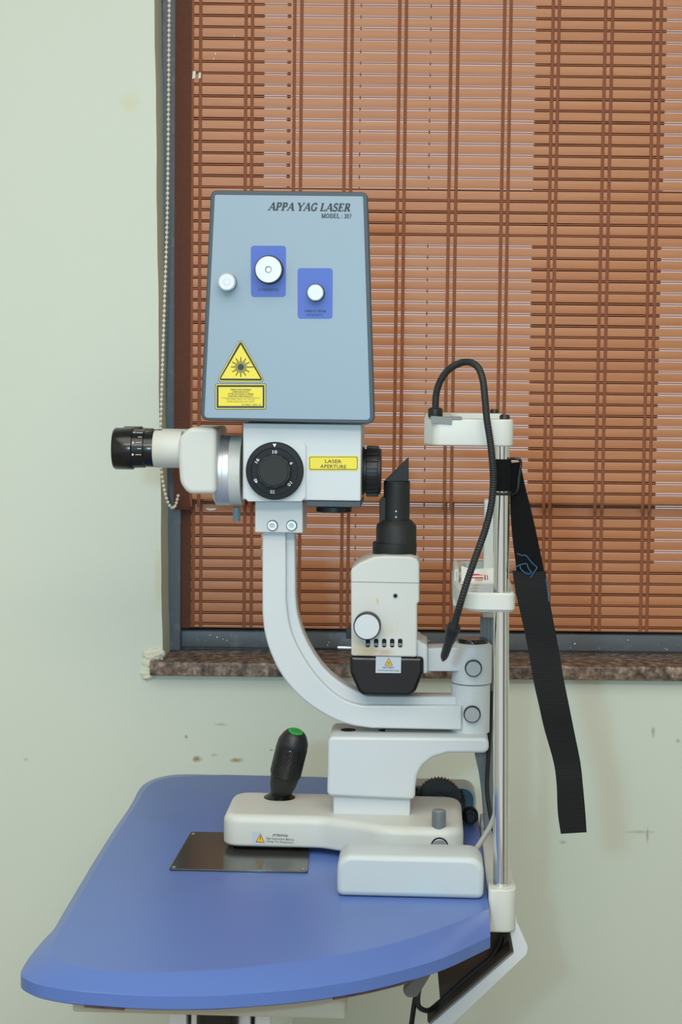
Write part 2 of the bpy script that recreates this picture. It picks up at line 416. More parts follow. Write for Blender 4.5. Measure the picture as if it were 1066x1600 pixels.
# serif lettering drawn from pen strokes (thick / thin, with serifs)
def arcp(cx, cy, rx, ry, a0, a1, n=10):
    return [(cx + rx * math.cos(math.radians(a0 + (a1 - a0) * k / n)), cy + ry * math.sin(math.radians(a0 + (a1 - a0) * k / n))) for k in range(n + 1)]
TK, TN = .17, .07
def sf(x, y, w=.36): return ([(x - w / 2, y), (x + w / 2, y)], .055)
GL = {
 'A': (.86, [([(.1, .02), (.46, 1)], TN), ([(.46, 1), (.76, .02)], TK), ([(.24, .34), (.64, .34)], TN), sf(.1, .03, .3), sf(.76, .03)]),
 'P': (.74, [([(.22, 0), (.22, 1)], TK), ([(.2, .965), (.42, .965)], TN), (arcp(.42, .72, .2, .245, 90, -90), .12), ([(.2, .475), (.42, .475)], TN), sf(.22, .03), sf(.18, .97, .28)]),
 'Y': (.86, [([(.12, .98), (.44, .46)], TK), ([(.8, .98), (.46, .46)], TN), ([(.45, 0), (.45, .48)], TK), sf(.45, .03), sf(.14, .97), sf(.78, .97, .28)]),
 'G': (.86, [(arcp(.46, .5, .34, .46, 50, 310, 18), .12), ([(.68, .12), (.68, .42)], TK), sf(.68, .43, .32), ([(.7, .98), (.7, .72)], .05)]),
 'L': (.72, [([(.22, 0), (.22, 1)], TK), ([(.1, .035), (.62, .035)], TN), ([(.64, .0), (.66, .28)], .06), sf(.22, .97)]),
 'S': (.64, [(arcp(.33, .73, .2, .235, 40, 250, 14) + arcp(.33, .26, .21, .235, 80, -140, 14), .12), ([(.54, .98), (.54, .72)], .05), ([(.1, .02), (.1, .3)], .05)]),
 'E': (.76, [([(.22, 0), (.22, 1)], TK), ([(.08, .965), (.62, .965)], TN), ([(.2, .5), (.5, .5)], TN), ([(.08, .035), (.64, .035)], TN), ([(.62, 1), (.62, .76)], .06), ([(.5, .38), (.5, .62)], .05), ([(.66, 0), (.68, .26)], .06)]),
 'R': (.84, [([(.22, 0), (.22, 1)], TK), ([(.2, .965), (.42, .965)], TN), (arcp(.42, .73, .19, .235, 90, -90), .12), ([(.2, .495), (.42, .495)], TN), ([(.42, .49), (.72, .02)], TK), sf(.22, .03), sf(.18, .97, .28), sf(.74, .03, .2)]),
 'M': (1.04, [([(.18, 0), (.18, 1)], TN), ([(.2, 1), (.5, .05)], TK), ([(.5, .05), (.82, 1)], TN), ([(.84, 0), (.84, 1)], TK), sf(.18, .03), sf(.84, .03), sf(.14, .97, .26), sf(.88, .97, .26)]),
 'O': (.86, [(arcp(.43, .5, .31, .45, 0, 360, 22), .13)]),
 'D': (.84, [([(.22, 0), (.22, 1)], TK), ([(.1, .965), (.4, .965)], TN), (arcp(.38, .5, .34, .465, 90, -90, 16), .13), ([(.1, .035), (.4, .035)], TN)]),
 ':': (.3, [([(.15, .06), (.15, .2)], .15), ([(.15, .5), (.15, .64)], .15)]),
 '3': (.58, [(arcp(.27, .74, .17, .22, 150, -90, 12), .1), (arcp(.27, .27, .2, .24, 90, -150, 12), .11)]),
 '0': (.58, [(arcp(.29, .5, .19, .45, 0, 360, 20), .11)]),
 '7': (.58, [([(.08, .95), (.52, .95)], .1), ([(.5, .95), (.24, 0)], .11)]),
 ' ': (.32, [])}
def serif(mb, s, x0, x1, z0, z1, y, mi, shear=0.0, rise=0.0):
    tot = sum(GL[c][0] for c in s); sx = (x1 - x0) / (tot + shear); h = z1 - z0; cur = 0
    for c in s:
        for pts, w in GL[c][1]:
            for i in range(len(pts) - 1):
                a = Vector(pts[i]); b = Vector(pts[i + 1]); d = (b - a)
                if d.length < 1e-6: continue
                n = Vector((-d.y, d.x)).normalized() * (w * 1.15 + .035) / 2; e = d.normalized() * (w * .15 if len(pts) > 2 else 0)
                q = [a - e + n, b + e + n, b + e - n, a - e - n]
                mb.add([(x0 + (cur + p.x + shear * p.y) * sx, y, z0 + p.y * h + rise * (cur + p.x) / tot) for p in q], [(0, 1, 2, 3)], mi)
        cur += GL[c][0]

# ------------------------------------------------------------------ the room
OX0t, OX0b = W(241.5, 0, YW).x, W(254, 1030, YW).x      # left edge of the window opening (not quite plumb)
SILLZ = W(533, 1037, YW - 0.02).z
OX1, OZ1, OZ0 = 0.88, 2.12, SILLZ - 0.022
zt, zb = W(241, 0, YW).z, W(254, 1030, YW).z
def edge_x(z): return OX0b + (OX0t - OX0b) * (z - zb) / (zt - zb)
mb = MB()
XL, XR, ZT = -2.0, 2.1, 2.8
def quad(a, b, c, d): mb.add([a, b, c, d], [(0, 1, 2, 3)])
YD = YW + 0.22
quad((XL, YW, 0), (edge_x(OZ0), YW, 0), (edge_x(OZ0), YW, OZ0), (XL, YW, OZ0))
zs = [OZ0 + (OZ1 - OZ0) * k / 40 for k in range(41)]
ex = [edge_x(z) + 0.0005 * math.sin(z * 23) + 0.0003 * math.sin(z * 61 + 1) for z in zs]; ex[0] = edge_x(OZ0)
for k in range(40):
    quad((XL, YW, zs[k]), (ex[k], YW, zs[k]), (ex[k + 1], YW, zs[k + 1]), (XL, YW, zs[k + 1]))
    quad((ex[k], YW, zs[k]), (ex[k] + .006, YD, zs[k]), (ex[k + 1] + .006, YD, zs[k + 1]), (ex[k + 1], YW, zs[k + 1]))
quad((XL, YW, OZ1), (ex[-1], YW, OZ1), (ex[-1], YW, ZT), (XL, YW, ZT))
quad((ex[-1], YW, OZ1), (OX1, YW, OZ1), (OX1, YW, ZT), (ex[-1], YW, ZT))
quad((ex[0], YW, 0), (OX1, YW, 0), (OX1, YW, OZ0), (ex[0], YW, OZ0))
quad((OX1, YW, 0), (XR, YW, 0), (XR, YW, OZ0), (OX1, YW, OZ0))
quad((OX1, YW, OZ0), (XR, YW, OZ0), (XR, YW, OZ1), (OX1, YW, OZ1))
quad((OX1, YW, OZ1), (XR, YW, OZ1), (XR, YW, ZT), (OX1, YW, ZT))
quad((OX1, YW, OZ0), (OX1, YD, OZ0), (OX1, YD, OZ1), (OX1, YW, OZ1))
quad((ex[-1], YW, OZ1), (OX1, YW, OZ1), (OX1, YD, OZ1), (ex[-1] + .006, YD, OZ1))
quad((ex[0], YW, OZ0), (OX1, YW, OZ0), (OX1, YD, OZ0), (ex[0] + .006, YD, OZ0))
struct('wall_back', mb, wallpaint)
struct('floor', MB().box(XL, XR, -1.2, YW + .2, -0.05, 0), floor_m)
struct('ceiling', MB().box(XL, XR, -1.2, YW + .2, ZT, ZT + .05), ceil_m)
struct('wall_left', MB().box(XL - .1, XL, -1.2, YW + .2, 0, ZT), wallpaint)
struct('added_wall_front', MB().box(1.0, XR, -1.3, -1.2, 0, ZT), wallpaint)  # part-width wall added out of view to darken strips in the chrome
struct('wall_right', MB().box(XR, XR + .1, -1.2, YW + .2, 0, ZT), wallpaint)
added_door = struct('added_door_1', MB().box(XR - .045, XR, -1.1, -.2, 0, 2.05, .003), mat('added_door_brown', (72, 52, 40), .4, var=.1, stretch=(4, 4, .6)))  # unseen door, added to give the chrome poles a dark reflection
struct('added_door_handle', MB().tube([(XR - .045, -.3, 1.0), (XR - .09, -.3, 1.0), (XR - .09, -.41, 1.0)], .009, 12), greymetal, added_door)

# granite window sill with a rough left end
sx0 = W(234, 1050, YW - .02).x
mb = MB(); zb0 = W(533, 1059, YW - .02).z
mb.prism(rp([(YW - .02, zb0), (YD, zb0), (YD, SILLZ), (YW - .02, SILLZ)], [.002, 0, 0, .003], 3), sx0, OX1 - .001, 'YZ', .001)
struct('trim_1', mb, granite_m)
# broken plaster lump round the end of the sill
mb = MB()
rnd = random.Random(3)
for k in range(34):
    t = rnd.random(); px, py = ((226 + rnd.random() * 9, 1018 + t * 38) if k % 2 else (228 + t * 26, 1016 + rnd.random() * 8 + 5 * (1 - t)))
    r = .003 + rnd.random() * .0042; p = W(px, py, YW - .001); o = len(mb.v); mb.ball((0, 0, 0), r, seg=12, n=8)
    for i in range(o, len(mb.v)):
        v = mb.v[i]; q = 1 + .3 * math.sin(v.x * 1700 + px) * math.cos(v.z * 1300 + py)
        mb.v[i] = Vector((p.x + v.x * q * 1.3, p.y + v.y * .8 * q, p.z + v.z * q))
struct('trim_2', mb, plaster)

# window frame, bars, panels and panes
JX = W(275, 500, 2.79).x
win = struct('window_1', MB().box(edge_x(1.5) - .004, JX + .012, 2.755, 2.86, SILLZ, OZ1 - .002, .002), alframe)
railt = W(533, 986, 2.775).z
part_ = lambda n, b, m: struct(n, b, m, win)
mb = MB(); jx = W(272, 1000, 2.775).x
mb.prism(rp([(2.775, SILLZ + .003), (2.86, SILLZ + .003), (2.86, railt), (2.775, railt)], [.002, 0, 0, .004], 3), jx, OX1 - .002, 'YZ', 0)
mb.box(jx, OX1 - .002, 2.782, 2.86, SILLZ, SILLZ + .004)
for k in range(46):
    x = jx + .02 + random.random() * .78; z = SILLZ + .006 + random.random() * (railt - SILLZ - .012); r = random.choice((.0006, .0008, .0012, .0016))
    mb.lathe([(r, 0), (r * .6, .0006)], (x, 2.7752, z), (0, -1, 0), 7, 1)
part_('bottom_rail', mb, [alframe, paintwhite])
part_('side_frame', MB().box(OX1 - .05, OX1 - .002, 2.755, 2.86, SILLZ, OZ1 - .002, .002), alframe)
part_('head_frame', MB().box(JX, OX1 - .05, 2.78, 2.86, OZ1 - .05, OZ1 - .002, .002), alframe)
def bar(x0, x1, y0, y1, Y, name, m, dy=.02):
    a = W(x0, y1, Y); b = W(x1, y0, Y)
    part_(name, MB().box(a.x, b.x, Y, Y + dy, max(a.z, railt - .005), min(b.z, OZ1 - .05), .001), m)
YB = 2.80
bar(442, 457, -200, 985, YB, 'sash_bar', darkpanel); bar(553, 568, -200, 985, YB, 'sash_bar', darkpanel); bar(660, 678, -200, 985, YB, 'sash_bar', darkpanel)
bar(270, 415, -200, 985, YB + .005, 'blind_panel', darkpanel); bar(822, 1048, -200, 985, YB + .005, 'blind_panel', darkpanel)
bar(270, 1200, 302, 366, YB + .022, 'transom', darkpanel); bar(270, 1200, 884, 985, YB + .022, 'bottom_panel', darkpanel)
part_('pane', MB().box(JX, OX1 - .05, 2.846, 2.85, railt - .005, OZ1 - .05), glass)

# ------------------------------------------------------------------ woven blind
BY = 2.742; BY2 = 2.766
bl = thing('woven_wood_blind', 'reddish brown woven wood slat blind hanging in the window above the granite sill', 'blind', (W(680, 980, BY2).x, BY2, W(680, 984, BY2).z), I4)
bx0 = W(298, 500, BY).x; bx1 = OX1 - .015; tx0 = W(272.5, 500, BY).x
PIT = (W(300, 60, BY).z - W(300, 416, BY).z) / 20.0
zline = W(300, 5.7, BY).z                       # a thin stick row
zfold = W(533, 795, BY).z; ztop = OZ1 - .03; zbot = W(680, 984, BY2).z
def yup(z):
    t = max(0.0, min(1.0, (W(533, 760, BY).z - z) / (W(533, 760, BY).z - zfold)))
    return BY - .003 * math.sin(t * PI * .5) + .009 * t * t
def slat_box(mb, x0, x1, z0, z1, yf, th, jit):
    ya, yb, ym = yf(z0), yf(z1), yf((z0 + z1) / 2)
    h = z1 - z0; n = 10
    prof = [(ya + .0002, z0), (ya * .92 + yb * .08, z0 + h * .06), (ym - .0001, (z0 + z1) / 2), (yb * .92 + ya * .08, z1 - h * .06), (yb + .0002, z1), (yb + th, z1), (ya + th, z0)]
    R = []
    for k in range(n + 1):
        x = x0 + (x1 - x0) * k / n; dz = jit * math.sin(k * 1.3 + z0 * 900)
        R.append([(x, y, z + dz) for y, z in prof])
    mb.rings(R)
mb = MB(); rows = []
k0 = int(math.ceil((zline - ztop) / PIT)); zr = zline - k0 * PIT if False else None
n = -int((ztop - zline) / PIT)
while True:
    zs_ = zline - n * PIT                       # stick row n; slat below it
    z1 = zs_ - PIT * .12; z0 = zs_ - PIT * .88
    if z0 < zfold: break
    slat_box(mb, bx0 - .003, bx1, z0 + random.uniform(-1, 1) * .0002, z1 + random.uniform(-1, 1) * .0002, yup, .0016, .00015)
    yy = yup(zs_) + .0004
    mb.tube([(bx0 - .003 + (bx1 - bx0 + .003) * k / 8, yy, zs_ + random.uniform(-1, 1) * .00018) for k in range(9)], PIT * .055, 7, 1)
    rows.append(zs_); n += 1
for px, py, r in ((303, 117, .0045), (312, 118, .0035), (337, 84, .0015), (334, 92, .0012), (366, 56, .001)):
    p = W(px, py, BY - .0022); mb.add([(p.x - r * .6, p.y, p.z - r * 1.3), (p.x + r * .5, p.y, p.z - r * 1.1), (p.x + r * .6, p.y, p.z + r * 1.2), (p.x - r * .3, p.y, p.z + r * 1.3)], [(0, 1, 2, 3)], 2)
upper = part('slat_panel', mb, [slat, stick, paintwhite], bl)
mb = MB(); PIT2 = (W(900, 808.7, BY2).z - W(900, 980.1, BY2).z) / 10.0; zl2 = W(900, 980.1, BY2).z
flow = lambda z: BY2
for k in range(-1, 12):
    zs_ = zl2 + k * PIT2; z1 = zs_ + PIT2 * .88; z0 = zs_ + PIT2 * .12
    if k == -1: z0 = max(z0, zbot)
    slat_box(mb, bx0 - .003, bx1, z0 + random.uniform(-1, 1) * .0002, z1, flow, .0016, .00015)
    if k >= 0: mb.tube([(bx0 - .003 + (bx1 - bx0 + .003) * q / 8, BY2 + .0004, zs_ + random.uniform(-1, 1) * .00018) for q in range(9)], PIT2 * .055, 7, 1)
_p = W(330, 794, BY2); _r = 8.5 * BY2 / FPX       # pale paint chip on the lower panel
mb.add([(_p.x + _r * math.cos(PI + PI * k / 10), BY2 - .0012, _p.z + _r * .45 * math.sin(PI + PI * k / 10)) for k in range(11)], [list(range(11))], 2)
lower = part('lower_slat_panel', mb, [slat, stick, paintwhite], bl)
ztl = zl2 + 12 * PIT2
def strip(mb, x0, x1, zs, yf, off, th=.0006, mi=0):
    R = [[(x0, yf(z) - off, z), (x1, yf(z) - off, z), (x1, yf(z) - off + th, z), (x0, yf(z) - off + th, z)] for z in zs]
    mb.rings(R, True, mi)
def zsteps(a, b, n): return [a + (b - a) * k / n for k in range(n + 1)]
mb = MB(); strip(mb, tx0, bx0, zsteps(ztop, zfold - .004, 60), yup, .0022, .0045); strip(mb, tx0 + .0015, bx0, zsteps(ztl, zbot - .001, 12), flow, .0022, .0045)
part('edge_tape', mb, tape, bl, 'dark brown fabric edge tape')
for (ua, ub, la, lb) in ((301, 314, 302, 314), (385, 395, 382, 393), (461, 472, 457, 468), (540.6, 551, 534, 544), (625, 635.5, 614, 625), (706, 717, 695, 706), (789, 799, 775, 786), (865, 874.5, 849, 859), (947, 958, 928, 938.5), (1023, 1034, 1003, 1013), (1098, 1109, 1077, 1087)):
    mb = MB()
    for u, l in ((ua, la), (ub, lb)):
        xu = W(u, 5, BY).x; hw = 2.6 * BY / FPX
        zz = zsteps(ztop, zfold, 150)
        R = []
        for z in zz:
            ph = (z - zline) / PIT; o = .0014 + .0004 * math.cos(2 * PI * ph) + (.0008 if z < zfold + .05 else 0); y = yup(z) - o
            hh = hw
            R.append([(xu - hh, y + .0008, z), (xu - hh * .5, y, z), (xu + hh * .5, y, z), (xu + hh, y + .0008, z)])
        mb.rings(R, True)
        xl = W(l, 880, BY2).x
        R = []
        for z in zsteps(ztl, zbot, 40):
            y = BY2 - .0015
            R.append([(xl - hw, y + .0008, z), (xl - hw * .5, y, z), (xl + hw * .5, y, z), (xl + hw, y + .0008, z)])
        mb.rings(R, True)
    part('woven_cord', mb, cord, bl)
part('headrail', MB().box(tx0, bx1, 2.735, 2.775, ztop - .005, OZ1 - .001, .002), tape, bl)
# bead chain
path = smooth([W(x, y, Y) for x, y, Y in ((266, -200, 2.70), (264.5, 0, 2.69), (262, 300, 2.675), (257, 480, 2.66), (252, 640, 2.655), (251.5, 700, 2.655), (253, 740, 2.66), (257, 765, 2.67), (262, 784, 2.68), (268, 793, 2.69), (274, 790, 2.705), (279, 772, 2.722))], 30)
mb = MB(); step = 7.6 * 2.67 / FPX; acc = 0
mb.tube(path, .0006, 6)
for i in range(1, len(path)):
    seg = (path[i] - path[i - 1]).length; acc += seg
    while acc >= step:
        acc -= step; p = path[i] + (path[i - 1] - path[i]) * (acc / seg if seg else 0); mb.ball(p, .0026, seg=10, n=7)
part('bead_chain', mb, beads, bl, 'ivory bead pull chain')

# ------------------------------------------------------------------ instrument table
outer = [(33, 1524), (37, 1510), (48, 1493), (66, 1471), (84, 1452), (97, 1430), (120, 1391), (150, 1341), (178, 1297), (200, 1265), (210, 1248), (216, 1236), (226, 1225), (245, 1216), (270, 1211), (300, 1210)]
ZR = -.012; ZF = -.026
L = [MZ(x, y, ZR) for x, y in outer]
front = [(767, 1463), (700, 1494), (640, 1513), (580, 1528), (520, 1539), (460, 1547), (400, 1552), (340, 1556), (280, 1557), (220, 1556), (170, 1553), (120, 1549), (80, 1543), (52, 1536)]
F_ = [MZ(x, y, ZR) for x, y in front]
xr = MZ(764, 1420, 0)[0]
F_[0] = (xr, F_[0][1])
back = [MZ(x, y, 0) for x, y in ((350, 1210.5), (420, 1212), (500, 1214), (580, 1217), (640, 1222), (680, 1231), (712, 1244))] + [(xr - .006, MZ(735, 1262, 0)[1]), (xr, MZ(738, 1270, 0)[1])]
poly = [(p[0], p[1]) for p in F_] + [(p[0], p[1]) for p in L] + back
pc = [Vector(p) for p in poly]
dense = smooth([Vector((p[0], p[1])) for p in poly[:-len(back)]], 4); dense = [(p.x, p.y) for p in dense] + back
# crease where the flat top turns down into the sloping edge, point for point with the rim
cr = [(764, 1420), (700, 1446), (640, 1466), (582, 1482), (522, 1493), (463, 1502), (404, 1509), (346, 1514.5), (288, 1517.5), (232, 1519), (186, 1518), (143, 1514.5), (112, 1508), (93, 1500),
      (84, 1490), (82, 1480), (85, 1469), (93, 1455), (104, 1437), (114, 1420), (133, 1386), (161, 1337), (188, 1294), (209, 1262), (219, 1246), (225, 1236), (233, 1227), (249, 1219), (272, 1214.5), (301, 1212.5)]
crd = smooth([Vector(MZ(x, y, 0)) for x, y in cr], 4); tp = [(p.x, p.y) for p in crd] + back
tp[0] = (xr, tp[0][1])
lerp = lambda f: [(a[0] + (b[0] - a[0]) * f, a[1] + (b[1] - a[1]) * f) for a, b in zip(dense, tp)]
tab = thing('instrument_table', 'blue laminate table with a curved edge, carrying the laser instrument', 'table', (xr - .25, .12, -TZ))
mb = MB()
mb.rings([[(x, y, ZF) for x, y in inset(dense, .003)], [(x, y, ZF + .002) for x, y in dense], [(x, y, ZR) for x, y in dense],
          [(x, y, ZR * .93) for x, y in lerp(.04)], [(x, y, ZR * .04) for x, y in lerp(.95)], [(x, y, 0) for x, y in tp]])
ttop = part('tabletop', mb, tableblue, tab, 'blue laminate tabletop', ang=14)
for a, b in ((140, 215), (520, 640)):   # worn lower rim, brown board showing
    mb = MB()
    pts = [p for p in dense if True]
    seg = [p for p in dense[:len(F_) * 4] if MZ(a, 1555, ZF)[0] < p[0] < MZ(b, 1545, ZF)[0]]
    if len(seg) > 1:
        mb.rings([[(x, y - .0006, ZF - .0004), (x, y + .004, ZF - .0004), (x, y + .004, ZF + .0012), (x, y - .0006, ZF + .0012 + .0006 * math.sin(x * 300))] for x, y in seg])
    if mb.v: part('worn_edge', mb, edgewear, ttop, 'worn brown board edge')
pl = [MZ(298, 1300, .002), MZ(486, 1302, .002), MZ(481, 1362, .002), MZ(264, 1358, .002)]
sp = part('glide_plate', MB().prism(rp(pl, .003, 3), 0, .0025, 'XY', .0006), steelplate, tab, 'dark shiny metal glide plate')
for px, py in ((302, 1303), (272, 1355), (474, 1358)):
    x, y = MZ(px, py, .0025); part('screw', MB().lathe([(.0022, 0), (.0022, .0006), (.0014, .001)], (x, y, .0025), (0, 0, 1), 14), greymetal, sp)
yf = -.19
a = M(113, 1573, yf); b = M(540, 1588, yf)
part('drawer_box', MB().box(a[0], b[0], yf, .30, M(300, 1587, yf)[1], ZF, .003), cream, tab)
zc = M(300, 1587, yf)[1]
mb = MB(); cx0 = M(258, 1595, -.1)[0]; cx1 = M(440, 1595, -.1)[0]; w = cx1 - cx0
for f0, f1 in ((0, .17), (.2, .42), (.6, .72), (.75, .9)): mb.box(cx0 + w * f0, cx0 + w * f1, -.08, .22, .09 - TZ, zc, .002)
col = part('lifting_column', mb, alu, tab)
part('column_core', MB().box(cx0 + w * .26, cx0 + w * .62, -.10, .2, .1 - TZ, zc - .001, .01), gloss_black, col)
mb = MB(); mb.box(cx0 - .06, cx1 + .06, -.28, .42, .03 - TZ, .09 - TZ, .012)
base_ = part('foot_base', mb, cream, tab)
for i, j in ((0, 0), (0, 1), (1, 0), (1, 1)):
    part('castor', MB().lathe([(.02, 0), (.022, .004), (.022, .026), (.02, .03)], (cx0 - .03 + i * (w + .06), -.24 + j * .62, -TZ), (0, 0, 1), 20), black, tab)
# grey lever under the edge
mb = MB(); mb.prism(rp(Q([(664, 1508), (628, 1548), (636, 1560), (652, 1559), (676, 1520)], -.02), .006, 4), -.02, -.005, 'XZ', .003)
part('lever', mb, greyplastic, tab, 'grey lever under the front edge')

# ------------------------------------------------------------------ covers over the guide rails
def cover(y0, y1, front, label):
    px = [(527, 1333), (757, 1333), (757, 1409), (527, 1409)]
    q = Q(px, -.018); x0 = q[0][0]; x1 = q[1][0]; h = q[0][1] - 0.0
    z1 = M(640, 1341, -.018)[1] + .002
    o = rp([(x0, .0005), (x1, .0005), (x1, z1), (x0, z1)], [.007, .007, .016, .016], 6)
    root = thing('rail_cover', label, 'cover', ((x0 + x1) / 2, (y0 + y1) / 2, 0), group='white covers over the guide rail ends')
    mb = MB()
    if front:
        mb.prism(o, y0, y1, 'XZ', .006, .001)
        part('shell', mb, coverwhite, root)
    else:                                      # open towards the camera: a rim and a back panel
        i_ = inset(o, .003); N = len(o)
        mb.rings([[(u, y0, v) for u, v in i_], [(u, y0, v) for u, v in o], [(u, y1 - .004, v) for u, v in o], [(u, y1, v) for u, v in inset(o, .004)]], False)
        mb.f.append([len(mb.v) - N + k for k in range(N)]); mb.m.append(0)
        mb.rings([[(u, y0, v) for u, v in i_], [(u, y1 - .006, v) for u, v in i_]], False)
        mb.add([(u, y1 - .006, v) for u, v in i_], [list(range(N))], 1)
        part('shell', mb, [coverwhite, bluegrey], root)
    return x0, x1, z1
CX0, CX1, CZ1 = cover(-.018, .035, True, 'white rounded box cover at the front of the table, beside the near chrome pole')
cover(.315, .36, False, 'white rail cover behind the instrument base, open side and grey inside showing')

# ------------------------------------------------------------------ laser slit lamp
YC = .205
lamp = thing('laser_slit_lamp', 'white laser slit lamp with pale blue control box and black joystick, on the blue table', 'medical instrument', (M(540, 1335, YC)[0], YC, 0.0025))

# base block
ZB = .045
yfr = .147
pts = [(M(347, 1290, yfr)[0], yfr), (M(503, 1290, yfr)[0], yfr - .001), (MZ(556, 1292, ZB)[0], yfr - .022), (MZ(600, 1299, ZB)[0], yfr - .040), (M(725, 1300, .105)[0], yfr - .042)]
yfront_r = yfr - .042
xrr = pts[-1][0]; pts += [(xrr - .0, .272), (pts[0][0], .272)]
pl = rp(pts, [.02, .03, .05, .05, .022, .022, .022], 6)
base = part('base', MB().prism(pl, .008, ZB, 'XY', .004, .010, 6), warmwhite, lamp, 'white sliding base')
mb = MB(); mb.prism(rp([(pts[0][0] + .01, .16), (pts[0][0] + .09, .16), (pts[0][0] + .09, .26), (pts[0][0] + .01, .26)], .01, 4), .0028, .010, 'XY', .002)
part('glide_foot', mb, black, base)
yl = yfr - .0004
lab = Q([(394.3, 1299.6), (465, 1301.9), (464.2, 1322), (394, 1318.9)], yl)
mb = MB(); mb.prism(lab, yl, yl + .0008, 'XZ')
s_ = S(yl); r_ = -math.radians(2)
mb.flat(Q([(407.2, 1302.4), (413.8, 1316.6), (399.6, 1315.8)], yl), yl - .0003, 2); mb.flat(Q([(407.2, 1303.8), (412.6, 1315.6), (400.9, 1315)], yl), yl - .0004, 1)
mb.flat(Q([(406.5, 1306), (407.9, 1306), (407.6, 1312), (406.8, 1312)], yl), yl - .0005, 2)
for t, px, py, w, b in (('ATTENTION', 438, 1305.2, 25, .02), ('See Instruction Before', 438, 1310.6, 44, 0), ('Using The Equipment', 437.5, 1315.6, 43, 0)):
    x, z = M(px, py, yl); mb.text(t, x, z, w * s_, 3.9 * s_, yl - .0005, 2, r_, b)
part('attention_label', mb, [silverlabel, orange, ink], base, 'small silver attention label')
x, z = M(686, 1280, .118)
mb = MB(); mb.prism(toothed(x, .118, 11.5 * S(.1), .0005, 44), ZB - .002, ZB + 25 * S(.1), 'XY', 0, 0); mb.lathe([(10.4 * S(.1), 0), (10.4 * S(.1), .0008), (9.6 * S(.1), .0014)], (x, .118, ZB + 25 * S(.1)), (0, 0, 1), 36)
part('lock_knob', mb, knurlgrey, base, 'grey knurled upright lock knob')
x, z = M(687, 1322, yfront_r)
mb = MB(); mb.lathe([(14 * S(.1), 0), (14 * S(.1), .002)], (x, yfront_r + .001, z), (0, -1, 0), 32, 1); mb.lathe([(12 * S(.1), 0), (12 * S(.1), .0032), (11 * S(.1), .0038)], (x, yfront_r + .001, z), (0, -1, 0), 32, 0)
part('side_button', mb, [greymetal, hole], base)
# wheels and axle behind the base
for px, py, r, y0 in ((686, 1252, 36, .280), (735, 1276, 13, .290)):
    x, z = M(px, py, y0); rr = r * S(y0); z = max(z, rr * .99 + .001)
    mb = MB(); mb.prism(toothed(x, z, rr, .0016, 40), y0, y0 + .014, 'XZ', .0005); mb.lathe([(rr * .4, 0), (rr * .4, .004)], (x, y0, z), (0, -1, 0), 24)
    part('drive_wheel', mb, black, lamp)
xa = M(660, 1282, .3)[0]
part('axle', MB().tube([(xa, .268, .022), (xa, .318, .022)], .006, 14), greymetal, lamp)

# joystick
jb = MZ(437, 1246, ZB); jb = Vector((jb[0], jb[1], ZB)); ja = Vector((.24, -.24, 1)).normalized(); sj = S(jb.y)
js = part('joystick', MB().lathe([(r * sj, h * sj) for r, h in ((16, -2), (15, 4), (16.5, 8), (20.5, 22), (22.5, 36), (23, 42))], jb, ja, 40), black, lamp, 'black joystick grip')
mb = MB(); o0 = len(mb.v)
mb.lathe([(r * sj, h * sj) for r, h in ((22, 42), (24.5, 43), (24.5, 94), (24, 95))], jb, ja, 60)
kn = weave_mat('knurled_black_grip', (26, 27, 29), 0, 0, 0) if False else black
for ring in range(17):
    for k in range(44):
        a = 2 * PI * (k + .5 * (ring % 2)) / 44; t = ja.orthogonal().normalized(); u = ja.cross(t)
        d = t * math.cos(a) + u * math.sin(a); c = jb + ja * ((46 + ring * 2.85) * sj) + d * 24.4 * sj
        e = ja.cross(d) * 1.15 * sj; q = ja * 1.0 * sj
        mb.add([c - e - q, c + e - q, c + e + q, c - e + q, c + d * .8 * sj], [(0, 1, 4), (1, 2, 4), (2, 3, 4), (3, 0, 4)])
part('knurled_grip', mb, gloss_black, js, ang=20)
mb = MB(); mb.lathe([(r * sj, h * sj) for r, h in ((24, 95), (24.5, 97), (23.5, 102), (19, 112), (14.5, 117.5), (13, 118.5))], jb, ja, 40)
part('grip_head', mb, black, js)
mb = MB(); mb.lathe([(r * sj, h * sj) for r, h in ((12, 117), (12, 119.2), (11.3, 119.8))], jb, ja, 36)
t = Vector((1, 0, 0)); t = (t - ja * t.dot(ja)).normalized(); u = ja.cross(t); c = jb + ja * 120 * sj
mb.add([c + t * 7 * sj + u * .6 * sj, c - t * 7 * sj + u * .6 * sj, c - t * 7 * sj - u * .6 * sj, c + t * 7 * sj - u * .6 * sj], [(0, 1, 2, 3)], 1)
part('button', mb, [green, ink], js, 'green button on top')
mb = MB(); mb.lathe([(25.5 * sj, -.001), (25 * sj, .001), (19 * sj, 5 * sj), (15 * sj, 9 * sj)], jb, (0, 0, 1), 40)
part('boot', mb, gloss_black, js)

# pedestal over the base
yp = .160; ye = .245
q = Q([(513, 1151), (764, 1153), (764, 1172), (757, 1177), (700, 1177), (676, 1184), (660, 1197), (652, 1212), (649, 1232), (649, 1250), (511, 1244)], yp)
ped = part('pedestal', MB().prism(rp(q, [.007, .008, .007, .006, .01, .02, .02, .02, .02, .006, .006], 5), yp, ye, 'XZ', .0035), white, lamp)
for px in (544, 603):
    zt_ = M(540, 1151, yp)[1]; x = M(px, 1141, yp + .035)[0]
    part('bolt_hole', MB().lathe([(.009, -.004), (.009, .0004)], (x, yp + .040, zt_), (0, 0, 1), 28), hole, ped)
a = M(521, 1244, yp + .008); b = M(641, 1275, yp + .008)
part('neck', MB().box(a[0], b[0], yp + .008, ye - .01, ZB - .002, a[1] + .004, .002), white, lamp)

